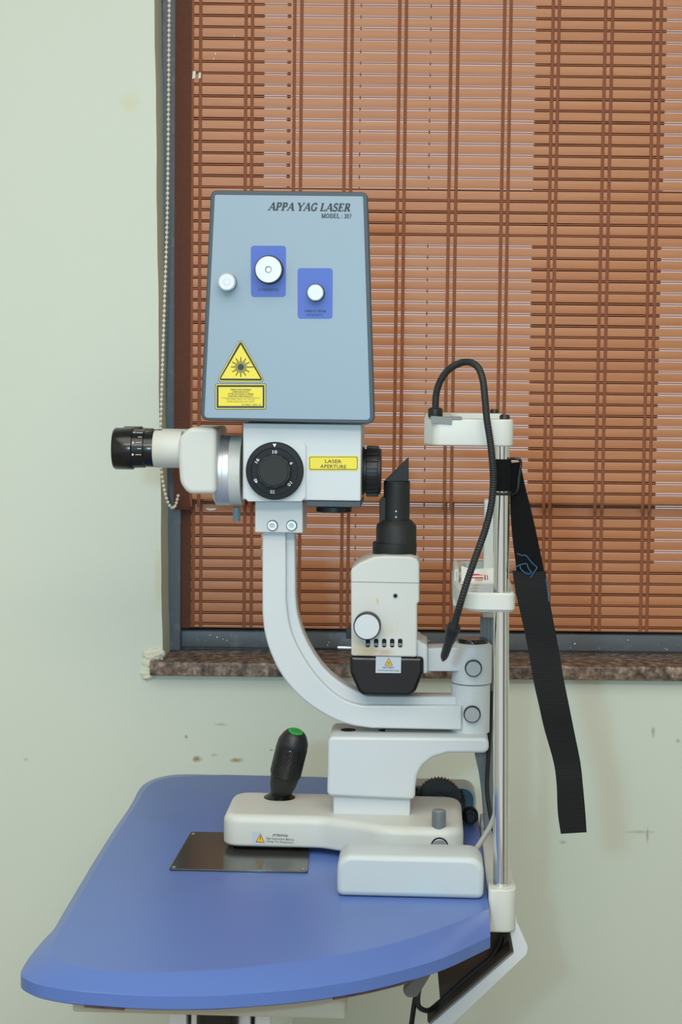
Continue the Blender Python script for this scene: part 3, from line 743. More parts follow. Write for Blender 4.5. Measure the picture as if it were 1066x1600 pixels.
# pivot column
xc = M(735, 1100, YC)[0]; rc = 31 * S(YC)
z = lambda py, y=YC: M(735, py, y)[1]
mb = MB(); zb_ = M(540, 1151, yp)[1]; 
mb.lathe([(rc - .001, 0), (rc, .001), (rc, z(1068) - zb_), (rc - .0012, z(1067) - zb_)], (xc, YC, zb_), (0, 0, 1), 56)
piv = part('pivot_column', mb, white, lamp)
mb = MB(); mb.lathe([(rc - .0012, z(1066)), (rc + .0005, z(1065)), (rc + .0005, z(1008)), (rc - .003, z(1003.5))], (xc + .001, YC, 0), (0, 0, 1), 56)
piv2 = part('upper_pivot', mb, white, piv)
mb = MB(); mb.lathe([(23.5 * S(YC), 0), (23.5 * S(YC), 5 * S(YC)), (22 * S(YC), 7 * S(YC))], (xc + .002, YC, z(1003.5) - .0005), (0, 0, 1), 44)
part('cap', mb, gloss_black, piv, 'black round cap')
def knobface_(name, px, py, y0, y1, r, parent, m_face, m_side, teeth, label=None, hole_r=0):
    """round knob on a near-side face: knurled skirt from y0 out to y1 (towards the camera), flat face"""
    x, z = M(px, py, y1); s = S(y1); mb = MB()
    mb.prism(toothed(x, z, (r + 1.8) * s, .0007, teeth), y1 + .0012, y0, 'XZ', .0003, 0, mi=1)
    mb.lathe([(r * s, 0), (r * s, .0010), ((r - .7) * s, .0016)], (x, y1 + .0016, z), (0, -1, 0), 44, 0)
    if hole_r:
        mb.lathe([(hole_r * s, 0), (hole_r * s, .0002)], (x, y1 - .0001, z), (0, -1, 0), 28, 1); mb.lathe([(hole_r * .8 * s, 0), (hole_r * .8 * s, .0003)], (x + .3 * s, y1 - .0002, z - .3 * s), (0, -1, 0), 28, 0)
    return part(name, mb, [m_face, m_side], parent, label)
knobface_('clamp_knob', 740, 1045, YC - rc + .004, YC - rc - .008, 11.8, piv, greymetal, black, 30, 'grey clamp knob with knurled rim')
knobface_('clamp_knob', 738, 1117, YC - rc + .004, YC - rc - .008, 11.8, piv, greymetal, black, 30, 'grey clamp knob with knurled rim')

# curved microscope arm
ya = .180
out_ = [(410, 826), (410, 955), (413, 985), (421, 1015), (436, 1048), (458, 1078), (486, 1103), (518, 1122), (548, 1133), (580, 1138), (722, 1141)]
mid_ = [(722, 1103), (566, 1102), (544, 1096), (518, 1080), (490, 1050), (466, 1012), (453, 978), (447.5, 940), (447, 826)]
inn_ = [(447, 826), (461, 826), (462, 930), (465, 958), (473, 987), (486, 1014), (505, 1042), (528, 1063), (552, 1077), (576, 1087), (722, 1089)]
sm = lambda p, n=4: [(v.x, v.y) for v in smooth([Vector(q_) for q_ in p], n)]
mb = MB(); mb.prism(Q(out_[:1] + sm(out_[1:-1]) + out_[-1:] + mid_[:1] + sm(mid_[1:-1]) + mid_[-1:], ya), ya, YC * 2 - ya, 'XZ', .0025)
arm = part('microscope_arm', mb, white, lamp, 'white curved arm')
inpoly = inn_[:2] + sm(inn_[2:-1]) + inn_[-1:] + [(722, 1106), (566, 1105), (543, 1099), (516, 1083), (487, 1053), (463, 1015), (449, 980), (443.5, 940), (443, 826)]
mb = MB(); mb.prism(Q(inpoly, ya + .010), ya + .010, YC * 2 - ya - .010, 'XZ', .003)
part('arm_rib', mb, white, arm)
# clamp block joining arm and microscope
a = M(399, 780, .170); b = M(473, 833, .170)
blk = part('arm_bracket', MB().box(a[0], b[0], .170, .240, b[1], a[1] + .004, .0012), white, lamp)
for px in (426, 456):
    x, z_ = M(px, 821, .170); s = S(.17)
    mb = MB(); mb.lathe([(8.6 * s, 0), (8.6 * s, .0005)], (x, .170, z_), (0, -1, 0), 32, 1); mb.lathe([(7.8 * s, 0), (7.8 * s, .003), (6.8 * s, .0038), (4.6 * s, .0038), (4.2 * s, .0030), (3.8 * s, .0015)], (x, .170, z_), (0, -1, 0), 32, 0)
    mb.lathe([(3.9 * s, .0012), (3.9 * s, .0016)], (x, .170, z_), (0, -1, 0), 6, 2)
    part('socket_bolt', mb, [alu, hole, greymetal], blk, 'bright socket head bolt')

# microscope body
ym = .150
a = M(380, 661, ym); b = M(563.5, 783, ym)
mb = MB(); mb.box(a[0], b[0], ym, .262, b[1], a[1], .0012)
body = part('microscope_body', mb, white, lamp)
a2 = M(478.5, 783, ym); b2 = M(563.5, 793, ym)
part('underside_plate', MB().box(a2[0], b2[0], ym + .001, .26, b2[1], a2[1], .0008), bezel, body, 'grey plate under the body')
x, z_ = M(522, 798, .2)
part('underside_lens', MB().lathe([(28 * S(.2), 0), (28 * S(.2), .006), (26 * S(.2), .007)], (x, .2, M(522, 799, .2)[1]), (0, 0, 1), 44), black, body)
# chamfered dial plate
q = rp(Q([(381.5, 692), (478, 692), (478, 783.5), (381.5, 783.5)], ym - .003), 0, 1)
q = Q([(386, 692), (474, 692), (478, 696), (478, 777), (471, 783.5), (388, 783.5), (381.5, 777), (381.5, 696)], ym - .003)
part('dial_plate', MB().prism(q, ym - .004, ym + .002, 'XZ', .0006), white, body)
cx, cz = M(429, 736, ym - .012); s = S(ym - .012)
mb = MB(); mb.lathe([(45.5 * s, 0), (45.5 * s, .007), (44 * s, .0086), (37 * s, .009), (36.4 * s, .0074), (27 * s, .0074), (26.5 * s, .012)], (cx, ym - .004, cz), (0, -1, 0), 72, 0)
mb.prism(toothed(cx, cz, 27 * s, .0008, 12), ym - .004 - .007, ym - .004 - .016, 'XZ', 0, .0012, mi=1)
mb.lathe([(23 * s, 0), (23 * s, .0164), (22 * s, .017)], (cx, ym - .004, cz), (0, -1, 0), 56, 1)
yt = ym - .004 - .0077
for t, px, py in (('10', 429.3, 706), ('6', 455.5, 723.5), ('10', 453.2, 756), ('25', 426, 769), ('40', 399.6, 752), ('16', 401.4, 720)):
    dx, dz = px - 429, -(py - 736); rr = math.hypot(dx, dz); an = math.atan2(dz, dx) - PI / 2
    w = 7.2 if len(t) == 2 else 3.6
    mb.text(t, cx + dx * s, cz + dz * s, w * s, 5.2 * s, yt, 2, an, .012)
yt2 = ym - .004 - .0092
mb.flat([(cx - 3 * s, cz + 43 * s), (cx + 3 * s, cz + 43 * s), (cx, cz + 37.5 * s)], yt2, 2)
part('magnification_dial', mb, [dialblack, rubber, whiteink], body, 'black magnification dial with white numbers')
# yellow aperture label
mb = MB(); yl = ym - .0004
mb.prism(rp(Q([(482, 712), (560.5, 712), (560.5, 735.5), (482, 735.5)], yl), .0012, 3), yl, yl + .001, 'XZ')
mb.flat(rp(Q([(483.6, 713.6), (558.8, 713.6), (558.8, 733.8), (483.6, 733.8)], yl), .0018, 3), yl - .0003, 1)
mb.flat(rp(Q([(484.5, 714.5), (557.9, 714.5), (557.9, 732.9), (484.5, 732.9)], yl), .0014, 3), yl - .0004, 0)
for t, py, w in (('LASER', 720.8, 26), ('APERTURE', 728.8, 41)):
    x, z_ = M(521, py, yl); mb.text(t, x, z_, w * S(yl), 5.4 * S(yl), yl - .0006, 1, -.01, .006)
part('aperture_label', mb, [yellow, blackink], body, 'yellow label reading LASER APERTURE')
# objective on the right
y0 = .205
c = P3(563, 736, y0); s = S(y0)
mb = MB(); mb.lathe([(38 * s, 0), (38 * s, 6 * s), (35 * s, 7 * s), (35 * s, 11 * s)], c, (1, 0, 0), 52)
prof = toothed(c.y, c.z, 40 * s, .0016, 22); mb.prism(prof, c.x + 10 * s, c.x + 29 * s, 'YZ', .001)
mb.lathe([(36 * s, 28 * s), (36 * s, 32 * s), (32 * s, 33 * s)], c, (1, 0, 0), 52)
part('objective_ring', mb, black, body, 'black scalloped objective ring')
# rings to the left of the body
c = P3(380, 735, y0)
mb = MB(); mb.lathe([(55 * s, 0), (55 * s, 18 * s), (54 * s, 19 * s)], c, (-1, 0, 0), 64)
ringw = part('mount_ring', mb, warmwhite, body)
mb = MB(); mb.lathe([(55.5 * s, 18.5 * s), (55.5 * s, 27 * s), (54.9 * s, 27.4 * s), (55.5 * s, 27.8 * s), (55.5 * s, 41 * s), (52 * s, 43 * s)], c, (-1, 0, 0), 64)
part('metal_ring', mb, alu, body, 'silver metal ring')
x, z_ = M(370, 790, y0)
mb = MB(); mb.lathe([(2 * s, 0), (2 * s, 6 * s)], (x, y0, z_ + .003), (0, 0, -1), 12); mb.prism(toothed(x, y0, 6 * s, .0004, 18), z_ - .002, z_ - .002 - 22 * s, 'XY', .0005)
part('lock_screw', mb, bluegrey, body, 'blue grey lock screw')
# binocular head
q = Q([(338, 668), (338, 772), (294, 772), (281, 755), (278, 715), (279, 684), (296, 668)], .148)
mb = MB(); mb.prism(rp(q, [.006, .006, .012, .02, .02, .012, .012], 5), .148, .262, 'XZ', .005, seg=5)
head = part('binocular_head', mb, warmwhite, lamp, 'white binocular head')
for i, (yy, py) in enumerate(((.178, 702), (.240, 702))):
    px0 = 283; c = P3(283, py, .178); c = Vector((c.x, yy, c.z)); s = S(.178)
    mb = MB(); mb.lathe([(29.5 * s, -2 * s), (29.5 * s, 40 * s), (28.5 * s, 42 * s)], c, (-1, 0, 0), 48)
    tb = part('eyepiece_tube', mb, warmwhite, head)
    mb = MB(); mb.lathe([(28 * s, 41.5 * s), (28.5 * s, 43 * s), (28.5 * s, 56 * s), (30 * s, 57 * s), (30.5 * s, 74 * s), (32.5 * s, 75 * s), (33 * s, 77 * s), (33 * s, 103 * s), (31 * s, 106 * s), (26 * s, 106.5 * s), (24 * s, 100 * s)], c, (-1, 0, 0), 60)
    if i == 0:                                 # diopter marks printed round the near barrel
        rad = 30.7 * s
        for dz, ln, t in ((26, 10, '2'), (19.5, 6, ''), (11, 9, '4'), (1.5, 6, ''), (-8, 9, '6')):
            zz_ = c.z + dz * s; y2 = c.y - rad * math.cos(math.asin(dz * s / rad)) - .0001; x1 = c.x - 58.5 * s
            mb.add([(x1, y2, zz_ + .35 * s), (x1 - ln * s, y2, zz_ + .35 * s), (x1 - ln * s, y2, zz_ - .35 * s), (x1, y2, zz_ - .35 * s)], [(0, 1, 2, 3)], 1)
            if t: mb.text(t, c.x - 71.5 * s, zz_, 3.4 * s, 3.6 * s, y2 - .0002, 1, -PI / 2, .02)
    part('eyepiece', mb, [gloss_black, whiteink], head, 'near black eyepiece with white diopter marks' if i == 0 else 'far black eyepiece')

# laser housing
yh = .132
q = Q([(329.5, 297), (574.5, 300), (586, 663), (313, 657)], yh)
q2 = Q([(334, 301), (570, 304), (581, 659), (318, 653)], yh)
house = part('laser_housing', MB().prism(rp(q2, .008, 6), yh + .006, .268, 'XZ', .001, .008), bezel, lamp, 'tapered laser control box')
part('bezel', MB().prism(rp(q, [.007, .007, .009, .009], 6), yh, yh + .010, 'XZ', .0015), bezel, house, 'dark grey bezel')
qi = rp(Q([(336, 304.5), (567.5, 307), (578.5, 656), (319.5, 652.5)], yh), [.002, .002, .004, .004], 4)
mb = MB(); mb.prism(qi, yh - .0006, yh + .002, 'XZ')
yt = yh - .0009; s = S(yt)
for x0, y0_, x1, y1_ in ((392, 384, 447, 464), (465, 419, 520, 498)):
    mb.flat(rp(Q([(x0, y0_), (x1, y0_), (x1 - .3, y1_), (x0 + .3, y1_)], yt), .0035, 5), yt, 1)
x0, z0 = M(419, 328.5, yt); x1, z1 = M(550, 317, yt)
serif(mb, 'APPA YAG LASER', x0, x1, z0, z0 + 12 * s, yt, 2, .22, -.0008)
x0, z0 = M(502, 340.5, yt); x1, z1 = M(549.5, 334, yt)
serif(mb, 'MODEL : 307', x0, x1, z0, z0 + 6.6 * s, yt, 2, 0, -.0003)
for t, px, py, w, h in (('ATTENUATOR', 419.5, 453, 33, 4.2), ('AIMING BEAM', 492.5, 486, 33.5, 4.0), ('INTENSITY', 492, 492.2, 26, 4.0)):
    x, z_ = M(px, py, yt); mb.text(t, x, z_, w * s, h * s, yt - .0003, 3, 0, .015)
panel = part('front_panel', mb, [panelblue, plateblue, ink, blueink], house, 'pale blue front panel with printed title and two blue plates')
knobface_('attenuator_knob', 419.5, 421, yh - .0006, yh - .018, 20.6, house, knobface, black, 40, 'large bright round knob with black knurled rim', 5)
knobface_('aiming_knob', 492.8, 457, yh - .0006, yh - .014, 12.4, house, knobface, gloss_black, 26, 'plain small bright knob')
knobface_('side_knob', 354.3, 440.5, yh - .0006, yh - .016, 12.6, house, knobface, greymetal, 26, 'small bright knob with recessed centre', 5.6)
# warning triangle
mb = MB()
tri = lambda a, r: rp(Q(a, yt), r, 5)
mb.flat(tri([(376.2, 527.5), (414.8, 597.2), (337.6, 596.8)], .0035), yt, 1)
mb.flat(tri([(376.2, 528.8), (413.8, 596.6), (338.7, 596.2)], .0033), yt - .0002, 0)
mb.flat(tri([(376.2, 531.5), (411.9, 595), (341, 594.6)], .0022), yt - .0003, 1)
mb.flat(Q([(376.4, 538.6), (407.2, 591.7), (345.3, 591.3)], yt), yt - .0004, 0)
cx, cz = M(376.5, 573.5, yt)
mb.flat(circ(cx, cz, 5.4 * s, 28), yt - .0006, 1)
for k in range(24):
    a = 2 * PI * k / 24; l = 20 if k == 0 else (15.6 if k % 2 == 0 else 10.2); d = Vector((math.cos(a), math.sin(a))); n_ = Vector((-d.y, d.x)) * (.75 if k % 2 == 0 else .5) * s
    p = Vector((cx, cz)); e = p + d * l * s; p = p + d * 5.9 * s
    mb.flat([tuple(p + n_), tuple(e + n_), tuple(e - n_), tuple(p - n_)], yt - .0005, 1)
part('laser_warning_triangle', mb, [yellow, ink], house, 'yellow laser warning triangle')
mb = MB()
rect = lambda x0, y0, x1, y1, r: rp(Q([(x0, y0), (x1, y0), (x1, y1), (x0, y1)], yt), r, 4)
mb.flat(rect(336.3, 599.3, 415.8, 639.8, .0018), yt, 1); mb.flat(rect(337.2, 600.2, 414.9, 638.9, .0015), yt - .0002, 0)
mb.flat(rect(338.6, 601.6, 413.4, 637.6, .001), yt - .0003, 1); mb.flat(rect(341.7, 604.8, 410.6, 634.3, 0), yt - .0004, 0)
for t, py, w, px in (('VISIBLE AND INVISIBLE', 608.7, 33, 376), ('LASER RADIATION', 612.1, 27, 376), ('AVOID EXPOSURE TO BEAM', 615.5, 40, 376), ('CLASS IIIB LASER PRODUCT', 618.9, 40, 376),
                     ('YAG LASER 1064nm, 4ns, 20mJ max', 624.3, 46, 376), ('DIODE LASER 635nm, CW < 5mW', 627.7, 42, 376), ('IEC 60825 - 1:2007 - 03', 632.2, 30, 393)):
    x, z_ = M(px, py, yt); mb.text(t, x, z_, w * s, 2.3 * s, yt - .0006, 1, 0, .02 if py < 620 else 0)
mb.flat(Q([(346, 621.5), (406, 621.5), (406, 622), (346, 622)], yt), yt - .0006, 1)
part('laser_warning_plate', mb, [yellow, ink], house, 'yellow laser radiation warning plate')

# illumination arm and lamp housing
yi = .186
q = Q([(655, 1014), (735, 1011), (735, 1049), (655, 1049)], yi)
part('illumination_arm', MB().prism(rp(q, .0015, 3), yi, YC * 2 - yi, 'XZ', .0012), white, lamp)
yl = .162; yr = .248
q = Q([(548.5, 890), (561, 880), (584, 870), (600, 868.5), (642, 869.5), (652, 874), (655.5, 882), (655.5, 941), (652, 943), (652, 1027), (549, 1025)], yl)
lh = part('lamp_housing', MB().prism(rp(q, [.004, .012, .012, .006, .006, .005, .004, .003, .003, .003, .003], 4), yl, yr, 'XZ', .0022), stained, lamp, 'white lamp housing, stained')
mb = MB(); g = Q([(549.5, 908.5), (655, 910.5), (655, 911.5), (549.5, 909.5)], yl); mb.flat(g, yl - .0002)
part('seam', mb, greyplastic, lh)
q = Q([(640, 999), (655, 1000), (658, 1004), (668, 1008), (668, 1052), (661, 1053), (660, 1028), (640, 1027)], yl + .008)
part('side_flange', MB().prism(rp(q, [.002, .003, .003, .004, .003, .003, .002, .002], 4), yl + .008, yr - .008, 'XZ', .0018), white, lh)
q = Q([(546, 1025), (662, 1027), (662, 1050), (650, 1080), (640, 1088), (568, 1087), (560, 1081), (547, 1052)], yl + .001)
lc = part('lamp_cover', MB().prism(rp(q, [.004, .004, .008, .006, .006, .006, .006, .01], 5), yl + .001, yr - .001, 'XZ', .004), gloss_black, lh, 'black heat cover')
mb = MB(); y_ = yl + .0004
mb.prism(Q([(587.5, 1026), (627, 1026.8), (626.5, 1051.8), (587, 1051.4)], y_), y_, y_ + .001, 'XZ')
mb.flat(rp(Q([(607.5, 1027.6), (614, 1040), (601, 1040)], y_), .0006, 3), y_ - .0003, 2); mb.flat(rp(Q([(607.5, 1028.8), (612.9, 1039.3), (602.1, 1039.3)], y_), .0004, 3), y_ - .0005, 1)
for dx in (-1.6, 0, 1.6): mb.flat(Q([(607.2 + dx, 1033.5), (607.8 + dx, 1033.5), (607.9 + dx, 1037.5), (607.2 + dx, 1037.5)], y_), y_ - .0007, 2)
for t, py, w, h in (('HOT PARTS', 1043, 17.5, 2.7), ('Touch The Parts After Cooling', 1047.6, 34, 2.4)):
    x, z_ = M(607, py, y_); mb.text(t, x, z_, w * S(y_), h * S(y_), y_ - .0005, 2, 0, .01)
part('hot_parts_label', mb, [silverlabel, orange, ink], lh, 'small silver hot parts label')
knobface_('slit_knob', 573.5, 979.5, yl + .001, yl - .020, 19.8, lh, knobface, black, 46, 'bright round slit width knob')
for px in (575, 588, 600.5, 613, 625.5):
    mb = MB(); mb.prism(rp(Q([(px - 3.5, 998), (px + 3.5, 998), (px + 3.5, 1011.5), (px - 3.5, 1011.5)], yl - .0004), .0022, 5), yl - .0004, yl + .002, 'XZ')
    mb.flat(Q([(px - 3, 1005), (px + 3, 1005), (px + 3, 1009), (px - 3, 1009)], yl - .0006), yl - .0006, 1)
    part('vent_slot', mb, [hole, greyplastic], lh)
x, z_ = M(618, 931, yl); s = S(yl)
mb = MB(); mb.lathe([(4.6 * s, 0), (4.6 * s, .0005)], (x, yl, z_), (0, -1, 0), 24, 1); mb.lathe([(3 * s, 0), (3 * s, .0008)], (x, yl, z_), (0, -1, 0), 24, 0)
part('screw_hole', mb, [hole, greymetal], lh)
c = P3(548, 1012, .2)
part('lever_pin', MB().lathe([(2.4 * s, -.002), (2.4 * s, 19 * s), (2 * s, 21 * s)], c, (-1, 0, 0), 16), alu, lh, 'small metal lever pin')
a = M(541, 984, .19); b = M(549, 998, .19)
part('side_switch', MB().box(a[0], b[0], .19, .22, b[1], a[1], .001), black, lh)
# black illumination tube with slanted mirror
xt, _ = M(616.5, 850, YC); s = S(YC); zz = lambda py: M(616, py, YC)[1]
mb = MB(); mb.lathe([(32 * s, zz(877)), (32 * s, zz(866)), (32.5 * s, zz(850)), (31.8 * s, zz(846)), (31.5 * s, zz(822)), (30 * s, zz(819)), (23.5 * s, zz(812)), (20.6 * s, zz(812)), (20.6 * s, zz(752)), (19.5 * s, zz(751))], (xt + .002, YC, 0), (0, 0, 1), 56)
tube_ = part('illumination_tube', mb, rubber, lamp, 'black illumination tube')
mb = MB(); mb.prism(toothed(xt, YC, 34.2 * s, .0005, 90), zz(865), zz(847), 'XY', .001)
part('focus_ring', mb, rubber, tube_)
q = Q([(593, 783), (597, 777), (606, 777), (606, 818), (593, 818)], YC - .008)
part('tube_guide', MB().prism(q, YC - .008, YC + .008, 'XZ', .001), rubber, tube_)
q = Q([(601, 752), (638.5, 715), (638.5, 752)], YC - .012)
part('mirror_prism', MB().prism(q, YC - .012, YC + .012, 'XZ', .0006), rubber, tube_, 'black slanted mirror holder')
for py in (799, 808):
    x, z_ = M(619, py, YC - 20.8 * s); part('grub_screw', MB().lathe([(1.4 * s, 0), (1.4 * s, .0006)], (x, YC - 20.4 * s, z_), (0, -1, 0), 12), greymetal, tube_)

# ------------------------------------------------------------------ head rest
SP = .30
hx0, hz0 = M(783.5, 1390, 0); hx1, hz1 = M(783.8, 690, 0)
rest = thing('head_rest', 'white head rest on chrome poles, with chin cup and bendy black lamp arm', 'head rest', (hx0, SP / 2, -.03))
pr = 12.6 * S(0)
for y in (0, SP):
    fx = .006 if y else 0
    part('pole', MB().tube([(hx0 + fx, y, hz0 - .02), (hx1 + fx, y, hz1 + .005)], pr, 40), chrome, rest, 'near chrome pole' if y == 0 else 'far chrome pole')
# forehead bar: U shaped in plan, open towards the patient
def uplan(xl, xr_, y0, y1, w, ch):
    return [(xr_, y0), (xl + ch * .4, y0), (xl, y0 + ch), (xl, y1 - ch), (xl + ch * .4, y1), (xr_, y1), (xr_, y1 - w), (xl + w * .9, y1 - w), (xl + w * .9, y0 + w), (xr_, y0 + w)]
y0 = -.016
xl = M(663, 670, .01)[0]; xrr = M(803, 680, y0)[0]
zt1 = M(740, 655, y0)[1]; zb1 = M(740, 697, y0)[1]
pl = rp(uplan(xl, xrr, y0, SP + .016, .034, .028), [.012, .01, .01, .01, .01, .012, .004, .01, .01, .004], 5)
fh = part('forehead_bar', MB().prism(pl, zb1, zt1, 'XY', .002), warmwhite, rest, 'yellowed white forehead bar')
for y in (0, SP):
    part('pole_cap', MB().lathe([(8 * S(0), 0), (8 * S(0), .003), (6 * S(0), .005)], (hx1 + .003, y, zt1), (0, 0, 1), 28), black, fh)
a = M(673.5, 649, y0 - .001); b = M(707, 662.5, y0 - .001)
mb = MB(); mb.prism(Q([(673.5, 650), (707, 652), (706, 663.5), (674, 661)], y0 - .0016), y0 - .0016, y0 + .004, 'XZ', .0003)
mb.box(a[0], M(722, 650, y0)[0], y0 - .001, y0 + .036, zt1 - .0005, zt1 + .0018, .0004)
part('grey_clip', mb, greyplastic, fh, 'grey clip on the bar')
sx, sz = M(680.5, 648, .0); 
mb = MB(); mb.lathe([(11 * S(0), 0), (11.5 * S(0), 3 * S(0)), (11.5 * S(0), 13 * S(0)), (8 * S(0), 15.5 * S(0))], (sx, 0, zt1 + .001), (0, 0, 1), 36)
part('lamp_socket', mb, black, fh, 'black gooseneck socket')
gp = [(680.5, 640, 0), (682, 615, 0), (689, 594, -.001), (702, 577, -.004), (719, 567.5, -.010), (734, 566, -.018), (747, 574, -.026), (754.5, 593, -.032), (758, 622, -.034), (761, 655, -.034), (766, 688, -.032), (769.5, 720, -.030), (771, 752, -.026), (768, 788, -.024), (759, 826, -.022), (746, 863, -.025), (733, 900, -.026), (721, 938, -.026), (712, 970, -.014), (708, 985, -.006)]
path = smooth([P3(*g) for g in gp], 26)
rad = []
for i in range(len(path)): rad.append(5.4 * S(0) * (1 + (.09 if i % 3 == 0 else -.05) * (1 if (i < 105 or i > 240) else .3)))
gn = part('gooseneck', MB().tube(path, rad, 16), rubber, rest, 'black bendy fixation lamp arm')
e0 = P3(709, 980, -.008); e1 = P3(693, 1030, .03); d = e1 - e0; L_ = d.length; u = S(.01)
mb = MB(); mb.lathe([(10 * u, -2 * u), (11 * u, 0), (11 * u, L_ * .12), (9.5 * u, L_ * .36), (7.4 * u, L_ * .5), (6.6 * u, L_ * .86), (5 * u, L_ * .96)], e0, d, 28)
tip = part('lamp_head', mb, black, gn)
mb = MB(); mb.lathe([(3.3 * u, L_ * .94), (3.3 * u, L_ * 1.02), (1.5 * u, L_ * 1.06)], e0, d, 18); part('red_tip', mb, red, gn, 'red lamp tip')
x, z_ = M(703, 988, -.016); part('lamp_stud', MB().ball((x, -.003 - 10.6 * u, z_), .0013), alu, gn)
# chin cup
zc0 = M(780, 957, y0)[1]; zc1 = M(780, 927, y0)[1]; xl = M(708, 930, .1)[0]; xrr = M(806, 940, y0)[0]
mb = MB(); pl = rp([(xrr, y0), (M(728, 940, y0)[0], y0), (xl + .004, y0 + .05), (xl, .09), (xl, .21), (xl + .004, SP - .034), (M(728, 940, y0)[0], SP + .016), (xrr, SP + .016)], [.01, .02, .02, .02, .02, .02, .02, .01], 5)
N = len(pl); ins = inset(pl, .007)
zl = zc0 + .008
mb.rings([[(x, y, zc0) for x, y in inset(pl, .003)], [(x, y, zc0 + .003) for x, y in pl], [(x, y, zc1 - .002) for x, y in pl], [(x, y, zc1) for x, y in inset(pl, .002)], [(x, y, zc1) for x, y in inset(pl, .005)], [(x, y, zc1 - .002) for x, y in ins], [(x, y, zl) for x, y in ins]])
chin = part('chin_cup', mb, warmwhite, rest, 'white chin cup')
q = rp([(xl, M(708, 945, .12)[1]), (xl + .0075, M(708, 945, .12)[1]), (xl + .0065, M(708, 886, .12)[1]), (xl + .001, M(708, 886, .12)[1])], .003, 4)
part('chin_lip', MB().prism(q, .10, .20, 'XZ', .003), warmwhite, chin)
# white slide and ribbed grey post behind
yv = .258
a = M(757, 781, yv); b = M(790, 966, yv)
part('chin_slide', MB().box(a[0], b[0], yv, yv + .022, b[1], a[1], .002), warmwhite, rest)
q = Q([(751, 964), (751, 1100), (747, 1150), (742, 1178), (748, 1205), (753, 1240), (757, 1296), (792, 1310), (792, 964)], yv + .003)
mb = MB(); mb.prism(q, yv + .003, yv + .020, 'XZ', .001)
for px in (756, 762, 768): 
    g = Q([(px, 968), (px + 2, 968), (px + 2, 1100), (px, 1100)], yv); mb.prism(g, yv + .001, yv + .004, 'XZ')
part('chin_post', mb, postgrey, rest, 'grey ribbed post')
# casting along the table edge, with cups for the poles
xt0 = xr + .0006; 
mb = MB(); zst = .004
mb.box(xt0, xt0 + .030, -.005, SP + .02, -.034, zst, .002)
cast = part('edge_casting', mb, warmwhite, rest)
for y in (0, SP):
    q = [(xt0, y - .020), (hx0 + .0155, y - .020), (hx0 + .0155, y + .018), (xt0, y + .018)]
    mb = MB(); mb.prism(rp(q, [.004, .012, .012, .004], 6), M(785, 1458, -.02)[1], M(785, 1391, -.02)[1], 'XY', .003, .0015)
    part('pole_cup', mb, warmwhite, cast)
# bent white bracket below, with brown inside plate
q = Q([(803, 1410), (808, 1440), (825, 1478), (823, 1490), (706, 1600), (620, 1680), (585, 1672), (672, 1600), (803, 1488), (797, 1455), (797, 1412)], -.004)
br = part('bent_bracket', MB().prism(rp(q, [.002, .006, .006, .006, 0, .002, .002, 0, .004, .004, .002], 4), -.008, .002, 'XZ', .0008), white, rest, 'white bent bracket under the table edge')
q = Q([(683, 1505), (770, 1452), (800, 1450), (800, 1492), (690, 1588)], .04)
part('inner_plate', MB().prism(q, .038, .041, 'XZ'), brownsteel, br, 'brown dusty inside plate')
q = Q([(797, 1455), (803, 1488), (672, 1600), (668, 1596), (798, 1485), (793, 1456)], .002)
part('bracket_web', MB().prism(q, .002, .04, 'XZ'), brownsteel, br)
# black O ring on the near pole
x, z_ = M(784, 771, 0)
def torus(mb, c, R, r, seg=40):
    mb.tube([(c[0] + R * math.cos(2 * PI * k / seg), c[1] + R * math.sin(2 * PI * k / seg), c[2]) for k in range(seg + 1)], r, 8)
mb = MB(); torus(mb, (x, 0, z_), pr + .001, .0016); part('rubber_ring', mb, rubber, rest)

# ------------------------------------------------------------------ head strap
x, zA = M(786, 717, 0); zB = M(786, 767, 0)[1]
strap = thing('head_strap', 'black webbing head strap hanging from the near chrome pole', 'strap', (M(896, 1303, 0)[0], 0, M(896, 1303, 0)[1]))
mb = MB(); R_ = 15.5 * S(0); xo = hx1 + .0005
mb.lathe([(pr + .0003, 0), (R_, 0), (R_ + .0004, .004), (R_, zA - zB - .003), (R_ - .001, zA - zB), (pr + .0003, zA - zB), (pr + .0003, 0)], (xo, 0, zB), (0, 0, 1), 40, 0, False)
part('pole_wrap', mb, velcro, strap, 'black fabric loop round the pole')
bp_ = [P3(px, py, yy) for px, py, yy in ((797, 717, -.004), (808, 717, -.006), (814, 722, -.006), (811, 745, -.006), (808, 767, -.006), (800, 773, -.004))]
part('buckle', MB().tube(smooth(bp_, 6), .0016, 10), gloss_black, strap, 'black wire buckle')
def ribbon(mb, le, ri, ys, th, mi=0, n=8):
    l = smooth([P3(a, b, y) for (a, b), y in zip(le, ys)], n); r = smooth([P3(a, b, y) for (a, b), y in zip(ri, ys)], n); R = []
    for i in range(len(l)):
        R.append([l[i], r[i], r[i] + Vector((0, th, 0)), l[i] + Vector((0, th, 0))])
    mb.rings(R, True, mi)
mb = MB()
ribbon(mb, [(801, 893), (806, 925), (815, 965), (825, 1012), (833, 1060), (843, 1105), (851, 1140), (865, 1190), (870, 1225), (872, 1270), (876.5, 1303)],
           [(853, 893), (857, 925), (864, 965), (873, 1012), (881, 1060), (890, 1105), (897, 1140), (907, 1190), (911, 1225), (915, 1270), (917, 1300.5)],
       [-.006, -.008, -.008, -.007, -.010, -.012, -.010, -.008, -.010, -.010, -.010], .0022)
part('webbing', mb, webbing, strap, 'ribbed black webbing')
mb = MB()
ribbon(mb, [(796, 724), (797, 760), (798, 800), (801, 840), (806, 880), (808, 905)], [(813, 722), (821, 760), (831, 800), (841, 845), (850, 890), (853, 915)], [.004, .003, .001, -.001, -.003, -.004], .0026)
